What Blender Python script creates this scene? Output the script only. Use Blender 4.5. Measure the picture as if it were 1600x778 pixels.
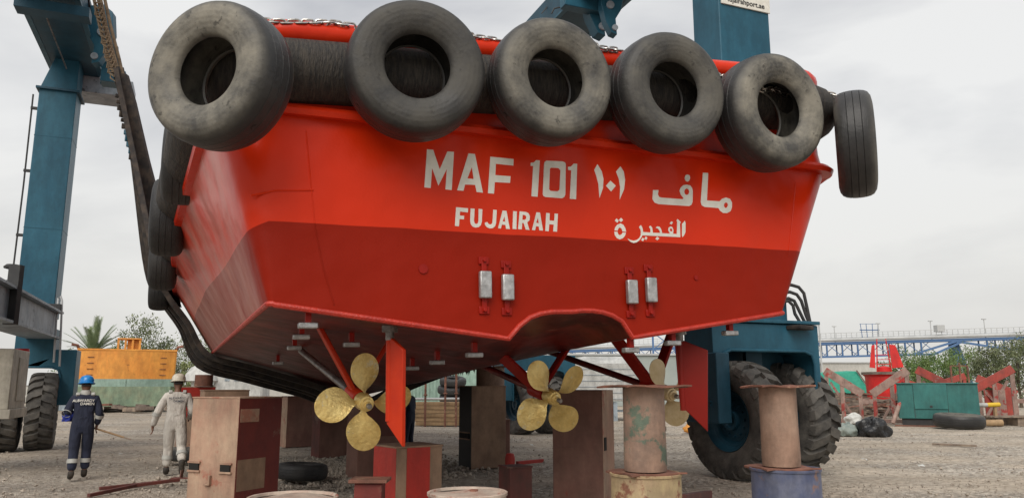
import bpy, bmesh, math, random
from mathutils import Vector, Matrix, Euler
from mathutils.geometry import tessellate_polygon
random.seed(7)
R = math.radians; PI = math.pi; cos = math.cos; sin = math.sin
S = bpy.context.scene; COL = S.collection
for o in list(bpy.data.objects): bpy.data.objects.remove(o)

# ------------------------------------------------------------ camera, light, exposure
F = 1200.0; PITCH = R(10.1); EYE = 1.58
cam = bpy.data.cameras.new('camera'); co = bpy.data.objects.new('camera', cam); COL.objects.link(co)
co.location = (0, 0, EYE); co.rotation_euler = (R(90)+PITCH, 0, 0)
cam.sensor_width = 36; cam.lens = 36*F/1600; cam.clip_start = .05; cam.clip_end = 6000
S.camera = co
W = bpy.data.worlds.new('World'); S.world = W; W.use_nodes = True
nt = W.node_tree; bg = nt.nodes['Background']
sky = nt.nodes.new('ShaderNodeTexSky'); sky.sky_type = 'NISHITA'; sky.sun_disc = False
sky.sun_elevation = R(52); sky.sun_rotation = R(180+18); sky.dust_density = 5; sky.air_density = 1.5
sk = nt.nodes.new('ShaderNodeVectorMath'); sk.operation = 'SCALE'; sk.inputs['Scale'].default_value = .10
nt.links.new(sky.outputs[0], sk.inputs[0])
tc = nt.nodes.new('ShaderNodeTexCoord'); mp = nt.nodes.new('ShaderNodeMapping'); mp.inputs['Scale'].default_value = (1, 1, 2.6)
n1 = nt.nodes.new('ShaderNodeTexNoise'); n1.inputs['Scale'].default_value = 1.7; n1.inputs['Detail'].default_value = 7; n1.inputs['Roughness'].default_value = .5
n1.inputs['Distortion'].default_value = .3
rp = nt.nodes.new('ShaderNodeValToRGB'); rp.color_ramp.elements[0].position = .40; rp.color_ramp.elements[1].position = .60
rp.color_ramp.elements[0].color = (.43, .437, .46, 1); rp.color_ramp.elements[1].color = (.69, .688, .68, 1)
nt.links.new(tc.outputs['Generated'], mp.inputs[0]); nt.links.new(mp.outputs[0], n1.inputs[0]); nt.links.new(n1.outputs[0], rp.inputs[0])
sx = nt.nodes.new('ShaderNodeSeparateXYZ'); nt.links.new(tc.outputs['Generated'], sx.inputs[0])
mr = nt.nodes.new('ShaderNodeMapRange'); mr.inputs[1].default_value = 0; mr.inputs[2].default_value = .28; mr.inputs[3].default_value = .85; mr.inputs[4].default_value = .0
nt.links.new(sx.outputs[2], mr.inputs[0])
hz = nt.nodes.new('ShaderNodeMix'); hz.data_type = 'RGBA'; nt.links.new(mr.outputs[0], hz.inputs[0]); nt.links.new(rp.outputs[0], hz.inputs[6])
hz.inputs[7].default_value = (.64, .628, .595, 1)
mxw = nt.nodes.new('ShaderNodeMix'); mxw.data_type = 'RGBA'; mxw.inputs[0].default_value = .92
nt.links.new(sk.outputs[0], mxw.inputs[6]); nt.links.new(hz.outputs[2], mxw.inputs[7]); nt.links.new(mxw.outputs[2], bg.inputs[0])
bg.inputs[1].default_value = 1.0
sun = bpy.data.lights.new('sun', 'SUN'); sun.energy = 2.2; sun.angle = R(50); sun.color = (1, .95, .88)
so = bpy.data.objects.new('sun', sun); COL.objects.link(so)
so.rotation_euler = (R(90-44), 0, R(-16))      # light comes from behind the camera, a little from the left
S.view_settings.view_transform = 'Standard'; S.view_settings.look = 'None'; S.view_settings.exposure = .38; S.view_settings.gamma = 1
S.view_settings.use_curve_mapping = False
S.cycles.max_bounces = 6; S.cycles.use_denoising = True

# ------------------------------------------------------------ photograph geometry helpers (surveying)
def ray(u, v):
    x = (u-800)/F; y = (389-v)/F
    return Vector((x, cos(PITCH)-y*sin(PITCH), sin(PITCH)+y*cos(PITCH)))
CAM = Vector((0, 0, EYE))
def P(u, v, t): return CAM + ray(u, v)*t
def at(u, v, Y): r = ray(u, v); return CAM + r*(Y/r.y)
def G(u, v): r = ray(u, v); return CAM + r*(-EYE/r.z)
def XZ(u, Y): r = ray(u, 603); return Vector((r.x/r.y*Y, Y, 0))

# ------------------------------------------------------------ materials
def rgb(c): return (c[0], c[1], c[2], 1)
def mat(name, c1, c2=None, scale=3, lo=.4, hi=.65, rough=.6, metal=0, bump=0, bscale=40, stretch=(1, 1, 1),
        spot=None, sscale=4, sth=.62, coat=0, coords='Object', rvar=.12, spec=.5, grime=0, detail=6):
    m = bpy.data.materials.new(name); m.use_nodes = True; n = m.node_tree.nodes; l = m.node_tree.links
    b = n['Principled BSDF']; b.inputs['Base Color'].default_value = rgb(c1); b.inputs['Roughness'].default_value = rough
    b.inputs['Metallic'].default_value = metal; b.inputs['Coat Weight'].default_value = coat; b.inputs['Coat Roughness'].default_value = .12
    b.inputs['Specular IOR Level'].default_value = spec
    t = n.new('ShaderNodeTexCoord'); oi = n.new('ShaderNodeObjectInfo')
    add = n.new('ShaderNodeVectorMath'); add.operation = 'ADD'
    sc = n.new('ShaderNodeVectorMath'); sc.operation = 'SCALE'; sc.inputs['Scale'].default_value = 37
    cb = n.new('ShaderNodeCombineXYZ'); l.new(oi.outputs['Random'], cb.inputs[0]); l.new(oi.outputs['Random'], cb.inputs[1]); l.new(cb.outputs[0], sc.inputs[0])
    l.new(t.outputs[coords], add.inputs[0]); l.new(sc.outputs[0], add.inputs[1])
    mp = n.new('ShaderNodeMapping'); mp.inputs['Scale'].default_value = stretch; l.new(add.outputs[0], mp.inputs[0])
    col = None
    if c2 is not None:
        no = n.new('ShaderNodeTexNoise'); no.inputs['Scale'].default_value = scale; no.inputs['Detail'].default_value = detail; no.inputs['Roughness'].default_value = .62
        l.new(mp.outputs[0], no.inputs[0])
        mr = n.new('ShaderNodeMapRange'); mr.inputs[1].default_value = lo; mr.inputs[2].default_value = hi; l.new(no.outputs[0], mr.inputs[0])
        mx = n.new('ShaderNodeMix'); mx.data_type = 'RGBA'; l.new(mr.outputs[0], mx.inputs[0]); mx.inputs[6].default_value = rgb(c1); mx.inputs[7].default_value = rgb(c2)
        l.new(mx.outputs[2], b.inputs['Base Color']); col = mx.outputs[2]
        ra = n.new('ShaderNodeMapRange'); ra.inputs[3].default_value = max(0, rough-rvar); ra.inputs[4].default_value = min(1, rough+rvar)
        l.new(no.outputs[0], ra.inputs[0]); l.new(ra.outputs[0], b.inputs['Roughness'])
    if spot is not None:
        no = n.new('ShaderNodeTexNoise'); no.inputs['Scale'].default_value = sscale; no.inputs['Detail'].default_value = 9; no.inputs['Roughness'].default_value = .68
        ad = n.new('ShaderNodeVectorMath'); ad.operation = 'ADD'; ad.inputs[1].default_value = (11, 5, 3); l.new(mp.outputs[0], ad.inputs[0]); l.new(ad.outputs[0], no.inputs[0])
        mr = n.new('ShaderNodeMapRange'); mr.inputs[1].default_value = sth; mr.inputs[2].default_value = sth+.05; l.new(no.outputs[0], mr.inputs[0])
        mx = n.new('ShaderNodeMix'); mx.data_type = 'RGBA'; l.new(mr.outputs[0], mx.inputs[0]); mx.inputs[7].default_value = rgb(spot)
        if col is not None: l.new(col, mx.inputs[6])
        else: mx.inputs[6].default_value = rgb(c1)
        l.new(mx.outputs[2], b.inputs['Base Color']); col = mx.outputs[2]
    if grime:      # rain streaks, rubbed dirt and scratches
        g1 = n.new('ShaderNodeMapping'); g1.inputs['Scale'].default_value = (2.6, 2.6, .9); l.new(add.outputs[0], g1.inputs[0])
        no = n.new('ShaderNodeTexNoise'); no.inputs['Scale'].default_value = 1.6; no.inputs['Detail'].default_value = 8; no.inputs['Roughness'].default_value = .7; l.new(g1.outputs[0], no.inputs[0])
        n2 = n.new('ShaderNodeTexNoise'); n2.inputs['Scale'].default_value = 1.1; n2.inputs['Detail'].default_value = 12; n2.inputs['Roughness'].default_value = .75; l.new(add.outputs[0], n2.inputs[0])
        mm_ = n.new('ShaderNodeMath'); mm_.operation = 'ADD'; l.new(no.outputs[0], mm_.inputs[0]); l.new(n2.outputs[0], mm_.inputs[1])
        mr = n.new('ShaderNodeMapRange'); mr.inputs[1].default_value = .85; mr.inputs[2].default_value = 1.2; mr.inputs[3].default_value = 1-grime; mr.inputs[4].default_value = 1+grime*.35; l.new(mm_.outputs[0], mr.inputs[0])
        vm = n.new('ShaderNodeVectorMath'); vm.operation = 'SCALE'; l.new(mr.outputs[0], vm.inputs['Scale'])
        if col is not None: l.new(col, vm.inputs[0])
        else: vm.inputs[0].default_value = c1
        l.new(vm.outputs[0], b.inputs['Base Color'])
    if bump:
        no = n.new('ShaderNodeTexNoise'); no.inputs['Scale'].default_value = bscale; no.inputs['Detail'].default_value = 4; l.new(mp.outputs[0], no.inputs[0])
        bp = n.new('ShaderNodeBump'); bp.inputs['Strength'].default_value = 1; bp.inputs['Distance'].default_value = bump
        l.new(no.outputs[0], bp.inputs['Height']); l.new(bp.outputs[0], b.inputs['Normal'])
    return m
M = {}
M['rubber'] = mat('rubber', (.032, .031, .031), (.165, .15, .122), 2.6, .38, .72, .52, bump=.004, bscale=30, spot=(.25, .22, .17), sscale=7, sth=.68)
M['rubber_dark'] = mat('rubber_dark', (.012, .012, .013), (.03, .029, .028), 3, rough=.6, bump=.008, bscale=60)
M['tread'] = mat('tread', (.05, .047, .044), (.16, .148, .13), 3, .35, .7, .85, bump=.006, bscale=30, grime=0.3)
M['fender'] = mat('fender', (.018, .016, .015), (.06, .05, .04), 9, rough=.8, bump=.02, bscale=22, stretch=(6, 1, .8))
M['dkred'] = mat('dkred', (.30, .012, .006), (.24, .010, .006), 2, rough=.38, bump=.003, bscale=6, spec=.18)
M['keelred'] = mat('keelred', (.17, .014, .009), (.10, .012, .009), 3, rough=.4, bump=.01, bscale=4, spot=(.22, .09, .06), sscale=2.5, sth=.62, spec=.3, grime=0.5)
M['orangered'] = mat('orangered', (.60, .030, .006), (.52, .022, .005), 2.5, rough=.3, bump=.004, bscale=8, spec=.18)
M['rudder'] = mat('rudder', (.50, .034, .008), (.42, .025, .008), 3, rough=.4, bump=.003, bscale=12, spec=.18)
M['rudder_shaded'] = mat('rudder_shaded', (.20, .010, .006), (.17, .010, .006), 3, rough=.4, spec=.2)  # darker copy of the rudder red, shade on the right rudder put into its colour
M['white_paint'] = mat('white_paint', (.74, .72, .65), (.64, .62, .55), 8, rough=.5)
M['zinc'] = mat('zinc', (.50, .50, .50), (.33, .33, .33), 14, rough=.45, metal=.6, bump=.006, bscale=30, grime=0.3)
M['chain'] = mat('chain', (.62, .60, .57), (.3, .27, .24), 20, rough=.3, metal=.95)
M['steel'] = mat('steel', (.30, .28, .26), (.12, .10, .09), 8, rough=.4, metal=.7)
M['bronze'] = mat('bronze', (.88, .68, .27), (.66, .44, .13), 5, .35, .7, .36, metal=.45, bump=.012, bscale=24, spot=(.75, .66, .42), sscale=5, sth=.60, stretch=(1, 1, 1), grime=0.25)
M['bronze_dull'] = mat('bronze_dull', (.50, .38, .20), (.68, .56, .36), 6, .35, .7, .5, metal=.4, bump=.006, bscale=26, spot=(.30, .12, .04), sscale=4, sth=.64)
M['teal'] = mat('teal', (.016, .088, .138), (.024, .108, .16), 1.2, spec=.3, rough=.45, bump=.003, bscale=5, spot=(.08, .14, .17), sscale=2, sth=.68, stretch=(1, 1, .35), grime=0.25)
M['teal_dk'] = mat('teal_dk', (.012, .055, .088), (.018, .07, .108), 1.6, spec=.3, rough=.5, bump=.003, bscale=5, grime=0.25)
M['greysteel'] = mat('greysteel', (.33, .38, .42), (.25, .30, .34), 2, rough=.55, spot=(.1, .12, .13), sscale=3, sth=.6, grime=0.35)
M['gen'] = mat('gen', (.50, .46, .38), (.40, .37, .30), 3, rough=.6, spot=(.2, .17, .12), sscale=4, sth=.66, grime=0.35)
M['black'] = mat('black', (.02, .02, .021), (.035, .034, .033), 5, rough=.65)
M['sling'] = mat('sling', (.016, .013, .012), (.06, .045, .034), 6, rough=.85, bump=.006, bscale=50, stretch=(1, 1, 1))
M['rope'] = mat('rope', (.22, .16, .10), (.12, .09, .06), 8, rough=.9, bump=.01, bscale=50)
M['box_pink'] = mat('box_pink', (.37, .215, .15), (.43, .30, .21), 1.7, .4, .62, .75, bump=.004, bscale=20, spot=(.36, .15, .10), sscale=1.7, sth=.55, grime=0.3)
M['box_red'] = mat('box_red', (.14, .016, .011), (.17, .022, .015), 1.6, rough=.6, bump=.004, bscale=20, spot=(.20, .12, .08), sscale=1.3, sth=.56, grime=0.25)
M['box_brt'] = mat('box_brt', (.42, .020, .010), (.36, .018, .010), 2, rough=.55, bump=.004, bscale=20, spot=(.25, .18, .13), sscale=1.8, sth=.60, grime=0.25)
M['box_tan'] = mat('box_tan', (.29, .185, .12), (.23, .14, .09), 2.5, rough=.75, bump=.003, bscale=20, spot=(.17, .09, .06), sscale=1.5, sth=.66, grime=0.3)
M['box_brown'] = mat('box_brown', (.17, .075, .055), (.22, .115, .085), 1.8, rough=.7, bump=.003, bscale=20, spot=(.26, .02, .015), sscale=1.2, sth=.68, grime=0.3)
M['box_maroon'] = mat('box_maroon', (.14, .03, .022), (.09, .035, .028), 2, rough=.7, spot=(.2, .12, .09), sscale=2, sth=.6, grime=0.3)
M['dark_in'] = mat('dark_in', (.01, .009, .008), rough=.9)
M['rust'] = mat('rust', (.24, .10, .065), (.15, .07, .048), 5, rough=.8, bump=.004, bscale=30, spot=(.34, .2, .13), sscale=4, sth=.58, grime=0.4)
M['pipe_a'] = mat('pipe_a', (.24, .16, .12), (.33, .21, .15), 4, rough=.75, bump=.004, bscale=25, spot=(.11, .145, .105), sscale=3.2, sth=.56, grime=0.4)
M['pipe_b'] = mat('pipe_b', (.27, .165, .115), (.33, .22, .16), 2.5, rough=.75, bump=.004, bscale=25, spot=(.34, .045, .025), sscale=1.5, sth=.66, grime=0.4)
M['drum_w'] = mat('drum_w', (.46, .38, .31), (.40, .28, .22), 5, rough=.65, bump=.003, bscale=20, spot=(.30, .09, .06), sscale=4, sth=.58, grime=0.4)
M['drum_y'] = mat('drum_y', (.42, .32, .17), (.36, .25, .15), 5, rough=.65, bump=.003, bscale=20, spot=(.22, .09, .05), sscale=4, sth=.58, grime=0.4)
M['drum_b'] = mat('drum_b', (.07, .085, .155), (.13, .14, .20), 6, rough=.6, spot=(.2, .12, .1), sscale=5, sth=.6, grime=0.4)
M['navy'] = mat('navy', (.014, .019, .042), (.028, .034, .062), 7, rough=.9, bump=.02, bscale=14, stretch=(1.6, 1.6, .7), grime=0.3)
M['coverwhite'] = mat('coverwhite', (.58, .55, .50), (.46, .43, .39), 7, rough=.9, bump=.02, bscale=14, stretch=(1.6, 1.6, .7), grime=0.22)
M['reflect'] = mat('reflect', (.42, .42, .39), (.33, .33, .31), 10, rough=.5)
M['skin'] = mat('skin', (.16, .075, .045), (.13, .06, .035), 8, rough=.6)
M['helmet_b'] = mat('helmet_b', (.01, .20, .55), rough=.3, coat=.3)
M['helmet_w'] = mat('helmet_w', (.62, .58, .48), (.5, .45, .36), 10, rough=.4, grime=0.3)
M['boot'] = mat('boot', (.03, .025, .022), (.06, .05, .04), 12, rough=.8)
M['wood'] = mat('wood', (.40, .27, .15), (.30, .19, .10), 4, rough=.8, bump=.003, bscale=60, stretch=(.3, 3, 3), grime=0.3)
M['orange'] = mat('orange', (.70, .30, .05), (.62, .23, .035), 1.0, rough=.6, spot=(.10, .045, .02), sscale=2.6, sth=.64, stretch=(1, 1, .6), grime=0.25)
M['seagreen'] = mat('seagreen', (.20, .28, .19), (.26, .29, .19), 1.3, rough=.75, spot=(.12, .10, .06), sscale=3.2, sth=.64, grime=0.35)
M['palegreen'] = mat('palegreen', (.27, .38, .32), (.22, .33, .27), 2, rough=.6, grime=0.3)
M['genteal'] = mat('genteal', (.022, .135, .125), (.030, .155, .14), 2, rough=.5, spot=(.06, .16, .15), sscale=4, sth=.66, grime=0.3)
M['cradle'] = mat('cradle', (.27, .17, .14), (.34, .24, .20), 3, rough=.8, spot=(.34, .05, .04), sscale=1.6, sth=.54, grime=0.4)
M['cradle_red'] = mat('cradle_red', (.36, .05, .035), (.27, .06, .045), 3, rough=.7, spot=(.33, .22, .18), sscale=2.2, sth=.62, grime=0.35)
M['buoyred'] = mat('buoyred', (.60, .015, .012), (.48, .012, .010), 2, rough=.5, grime=0.25)
M['tarp'] = mat('tarp', (.02, .30, .20), (.015, .23, .16), 3, rough=.6, bump=.03, bscale=4)
M['scrap'] = mat('scrap', (.10, .075, .06), (.2, .16, .13), 3, rough=.9)
M['scrap2'] = mat('scrap2', (.26, .2, .15), (.13, .1, .08), 4, rough=.9)
M['bag'] = mat('bag', (.012, .012, .013), (.02, .02, .021), 5, rough=.28, bump=.03, bscale=14)
M['bag_grey'] = mat('bag_grey', (.19, .23, .21), (.26, .29, .26), 5, rough=.5, bump=.03, bscale=14)
M['bag_white'] = mat('bag_white', (.55, .55, .52), (.45, .45, .42), 5, rough=.5, bump=.03, bscale=14)
M['bridgeblue'] = mat('bridgeblue', (.055, .125, .27), (.07, .14, .27), 2, rough=.6)
M['pipegrey'] = mat('pipegrey', (.42, .43, .43), (.34, .35, .35), .5, rough=.5)
M['whitehull'] = mat('whitehull', (.50, .50, .48), (.43, .43, .41), 2, rough=.55, grime=0.3)
M['wall'] = mat('wall', (.47, .46, .42), (.41, .40, .37), .3, rough=.9, grime=0.15)
M['greywall'] = mat('greywall', (.30, .33, .31), (.25, .28, .27), .3, rough=.9)
M['yellow'] = mat('yellow', (.60, .40, .03), rough=.5)
M['bark'] = mat('bark', (.12, .09, .06), (.07, .05, .035), 6, rough=.95, bump=.02, bscale=12)
M['leaf'] = mat('leaf', (.055, .115, .032), (.15, .21, .055), 1.1, .38, .62, .65)
M['leaf_dull'] = mat('leaf_dull', (.075, .10, .045), (.17, .19, .09), 1.5, .38, .62, .7)
M['leaf_lt'] = mat('leaf_lt', (.16, .20, .07), (.24, .27, .12), 2.5, .38, .62, .7)
M['palm'] = mat('palm', (.10, .15, .07), (.22, .27, .14), 3, .38, .62, .6)
M['bluecloth'] = mat('bluecloth', (.02, .04, .35), (.015, .03, .22), 10, rough=.8, bump=.02, bscale=20)
M['alga'] = mat('alga', (.02, .015, .012), (.06, .035, .02), 10, rough=.95, bump=.02, bscale=30)
M['stone'] = mat('stone', (.42, .365, .30), (.24, .205, .17), 1.2, .35, .65, .95)

def tyre_material():
    m = bpy.data.materials.new('fender_rubber'); m.use_nodes = True; n = m.node_tree.nodes; l = m.node_tree.links; b = n['Principled BSDF']
    t = n.new('ShaderNodeTexCoord'); s = n.new('ShaderNodeSeparateXYZ'); l.new(t.outputs['Object'], s.inputs[0])
    oi = n.new('ShaderNodeObjectInfo'); sc = n.new('ShaderNodeVectorMath'); sc.operation = 'MULTIPLY_ADD'; cb = n.new('ShaderNodeCombineXYZ')
    l.new(oi.outputs['Random'], cb.inputs[0]); l.new(oi.outputs['Random'], cb.inputs[2]); l.new(cb.outputs[0], sc.inputs[0]); sc.inputs[1].default_value = (31, 31, 31); l.new(t.outputs['Object'], sc.inputs[2])
    def noise(S_, D_, off=None, st=None):
        q = n.new('ShaderNodeTexNoise'); q.inputs['Scale'].default_value = S_; q.inputs['Detail'].default_value = D_; q.inputs['Roughness'].default_value = .65; l.new(sc.outputs[0], q.inputs[0]); return q
    ln = n.new('ShaderNodeVectorMath'); ln.operation = 'MULTIPLY'; ln.inputs[1].default_value = (1, 1, 0); l.new(t.outputs['Object'], ln.inputs[0])
    le = n.new('ShaderNodeVectorMath'); le.operation = 'LENGTH'; l.new(ln.outputs[0], le.inputs[0])
    az = n.new('ShaderNodeMath'); az.operation = 'ABSOLUTE'; l.new(s.outputs[2], az.inputs[0])
    m1 = n.new('ShaderNodeMapRange'); m1.inputs[1].default_value = .60; m1.inputs[2].default_value = .52; l.new(le.outputs['Value'], m1.inputs[0])
    m2 = n.new('ShaderNodeMapRange'); m2.inputs[1].default_value = .10; m2.inputs[2].default_value = .17; l.new(az.outputs[0], m2.inputs[0])
    dn = noise(3.2, 8); m3 = n.new('ShaderNodeMapRange'); m3.inputs[1].default_value = .36; m3.inputs[2].default_value = .62; m3.inputs[3].default_value = .15; l.new(dn.outputs[0], m3.inputs[0])
    a = n.new('ShaderNodeMath'); a.operation = 'MULTIPLY'; l.new(m1.outputs[0], a.inputs[0]); l.new(m2.outputs[0], a.inputs[1])
    a2 = n.new('ShaderNodeMath'); a2.operation = 'MULTIPLY'; l.new(a.outputs[0], a2.inputs[0]); l.new(m3.outputs[0], a2.inputs[1])
    base = n.new('ShaderNodeMix'); base.data_type = 'RGBA'; q = noise(5, 6); l.new(q.outputs[0], base.inputs[0]); base.inputs[6].default_value = rgb((.010, .010, .011)); base.inputs[7].default_value = rgb((.046, .045, .044))
    # scuffs running round the tyre
    mx = n.new('ShaderNodeMix'); mx.data_type = 'RGBA'; du = n.new('ShaderNodeSeparateColor'); l.new(oi.outputs['Color'], du.inputs[0]); a4 = n.new('ShaderNodeMath'); a4.operation = 'MULTIPLY'; l.new(a2.outputs[0], a4.inputs[0]); l.new(du.outputs[0], a4.inputs[1]); l.new(a4.outputs[0], mx.inputs[0]); l.new(base.outputs[2], mx.inputs[6]); mx.inputs[7].default_value = rgb((.27, .25, .205)); b.inputs['Specular IOR Level'].default_value = .35
    sp = noise(11, 9); m4 = n.new('ShaderNodeMapRange'); m4.inputs[1].default_value = .60; m4.inputs[2].default_value = .66; m4.inputs[4].default_value = .7; l.new(sp.outputs[0], m4.inputs[0])
    a3 = n.new('ShaderNodeMath'); a3.operation = 'MULTIPLY'; l.new(m4.outputs[0], a3.inputs[0]); l.new(m2.outputs[0], a3.inputs[1])
    mx2 = n.new('ShaderNodeMix'); mx2.data_type = 'RGBA'; l.new(a3.outputs[0], mx2.inputs[0]); l.new(mx.outputs[2], mx2.inputs[6]); mx2.inputs[7].default_value = rgb((.035, .033, .03))
    l.new(mx2.outputs[2], b.inputs['Base Color'])
    rr = n.new('ShaderNodeMapRange'); rr.inputs[3].default_value = .42; rr.inputs[4].default_value = .8; l.new(a2.outputs[0], rr.inputs[0]); l.new(rr.outputs[0], b.inputs['Roughness'])
    wv = n.new('ShaderNodeMath'); wv.operation = 'MULTIPLY'; wv.inputs[1].default_value = 150; l.new(le.outputs['Value'], wv.inputs[0]); sn = n.new('ShaderNodeMath'); sn.operation = 'SINE'; l.new(wv.outputs[0], sn.inputs[0])
    bp = n.new('ShaderNodeBump'); bp.inputs['Strength'].default_value = .5; bp.inputs['Distance'].default_value = .0010; l.new(sn.outputs[0], bp.inputs['Height'])
    bn = noise(22, 8); bp2 = n.new('ShaderNodeBump'); bp2.inputs['Strength'].default_value = 1; bp2.inputs['Distance'].default_value = .006; l.new(bn.outputs[0], bp2.inputs['Height']); l.new(bp.outputs[0], bp2.inputs['Normal'])
    l.new(bp2.outputs[0], b.inputs['Normal'])
    return m
M['rubber'] = tyre_material()
# hull paint: bright topsides above the boot line, dark antifouling below (a real paint line at fixed height on the plating)
def hull_material():
    m = bpy.data.materials.new('hull_paint'); m.use_nodes = True; n = m.node_tree.nodes; l = m.node_tree.links; b = n['Principled BSDF']
    t = n.new('ShaderNodeTexCoord'); s = n.new('ShaderNodeSeparateXYZ'); l.new(t.outputs['Object'], s.inputs[0])
    wob = n.new('ShaderNodeTexNoise'); wob.inputs['Scale'].default_value = 1.3; l.new(t.outputs['Object'], wob.inputs[0])
    # boot line drops a little where the plating turns round the left corner
    ab = n.new('ShaderNodeMapRange'); ab.inputs[1].default_value = -2.80; ab.inputs[2].default_value = -3.08; ab.inputs[3].default_value = 0; ab.inputs[4].default_value = .12; l.new(s.outputs[0], ab.inputs[0])
    a1 = n.new('ShaderNodeMath'); a1.operation = 'ADD'; l.new(s.outputs[2], a1.inputs[0]); l.new(ab.outputs[0], a1.inputs[1])
    w1 = n.new('ShaderNodeMath'); w1.operation = 'MULTIPLY_ADD'; l.new(wob.outputs[0], w1.inputs[0]); w1.inputs[1].default_value = .03; l.new(a1.outputs[0], w1.inputs[2])
    th = n.new('ShaderNodeMapRange'); th.inputs[1].default_value = 1.125; th.inputs[2].default_value = 1.132; l.new(w1.outputs[0], th.inputs[0])
    no = n.new('ShaderNodeTexNoise'); no.inputs['Scale'].default_value = .9; no.inputs['Detail'].default_value = 5; l.new(t.outputs['Object'], no.inputs[0])
    up = n.new('ShaderNodeMix'); up.data_type = 'RGBA'; l.new(no.outputs[0], up.inputs[0]); up.inputs[6].default_value = rgb((.66, .026, .003)); up.inputs[7].default_value = rgb((.56, .030, .004))
    lo = n.new('ShaderNodeMix'); lo.data_type = 'RGBA'; l.new(no.outputs[0], lo.inputs[0]); lo.inputs[6].default_value = rgb((.285, .012, .003)); lo.inputs[7].default_value = rgb((.225, .013, .004))
    mx = n.new('ShaderNodeMix'); mx.data_type = 'RGBA'; l.new(th.outputs[0], mx.inputs[0]); l.new(lo.outputs[2], mx.inputs[6]); l.new(up.outputs[2], mx.inputs[7])
    # pale streaks on the side plating: sky reflection painted into the colour
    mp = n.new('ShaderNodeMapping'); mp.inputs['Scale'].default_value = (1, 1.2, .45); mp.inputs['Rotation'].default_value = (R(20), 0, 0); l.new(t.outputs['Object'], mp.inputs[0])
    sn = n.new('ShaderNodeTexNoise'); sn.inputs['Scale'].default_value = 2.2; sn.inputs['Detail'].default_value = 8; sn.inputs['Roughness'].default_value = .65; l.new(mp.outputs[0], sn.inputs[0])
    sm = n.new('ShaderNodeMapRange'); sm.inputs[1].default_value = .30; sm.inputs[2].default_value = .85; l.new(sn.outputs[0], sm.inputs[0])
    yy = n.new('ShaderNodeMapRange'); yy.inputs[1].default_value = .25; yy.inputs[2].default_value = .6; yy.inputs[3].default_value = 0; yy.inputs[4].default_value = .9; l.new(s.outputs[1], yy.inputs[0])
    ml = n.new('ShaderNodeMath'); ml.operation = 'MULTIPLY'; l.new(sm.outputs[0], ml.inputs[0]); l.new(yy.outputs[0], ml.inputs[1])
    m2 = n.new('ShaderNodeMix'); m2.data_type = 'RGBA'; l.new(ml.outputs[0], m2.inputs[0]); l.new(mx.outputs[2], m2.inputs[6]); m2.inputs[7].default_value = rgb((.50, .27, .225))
    l.new(m2.outputs[2], b.inputs['Base Color'])
    rr = n.new('ShaderNodeMapRange'); rr.inputs[3].default_value = .45; rr.inputs[4].default_value = .33; l.new(th.outputs[0], rr.inputs[0]); l.new(rr.outputs[0], b.inputs['Roughness'])
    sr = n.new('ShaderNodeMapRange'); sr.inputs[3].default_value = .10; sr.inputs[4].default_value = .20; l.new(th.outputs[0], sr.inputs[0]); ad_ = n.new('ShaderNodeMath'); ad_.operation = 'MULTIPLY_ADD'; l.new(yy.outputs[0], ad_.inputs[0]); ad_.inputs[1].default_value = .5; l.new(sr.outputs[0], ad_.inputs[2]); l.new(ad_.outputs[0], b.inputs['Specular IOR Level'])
    n2 = n.new('ShaderNodeTexNoise'); n2.inputs['Scale'].default_value = 1.6; n2.inputs['Detail'].default_value = 2; l.new(t.outputs['Object'], n2.inputs[0])
    n3 = n.new('ShaderNodeTexNoise'); n3.inputs['Scale'].default_value = 40; l.new(t.outputs['Object'], n3.inputs[0])
    b1 = n.new('ShaderNodeBump'); b1.inputs['Strength'].default_value = 1; b1.inputs['Distance'].default_value = .05; l.new(n2.outputs[0], b1.inputs['Height'])
    b2 = n.new('ShaderNodeBump'); b2.inputs['Strength'].default_value = 1; b2.inputs['Distance'].default_value = .0012; l.new(n3.outputs[0], b2.inputs['Height']); l.new(b1.outputs[0], b2.inputs['Normal'])
    l.new(b2.outputs[0], b.inputs['Normal'])
    return m
M['hull'] = hull_material()

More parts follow.
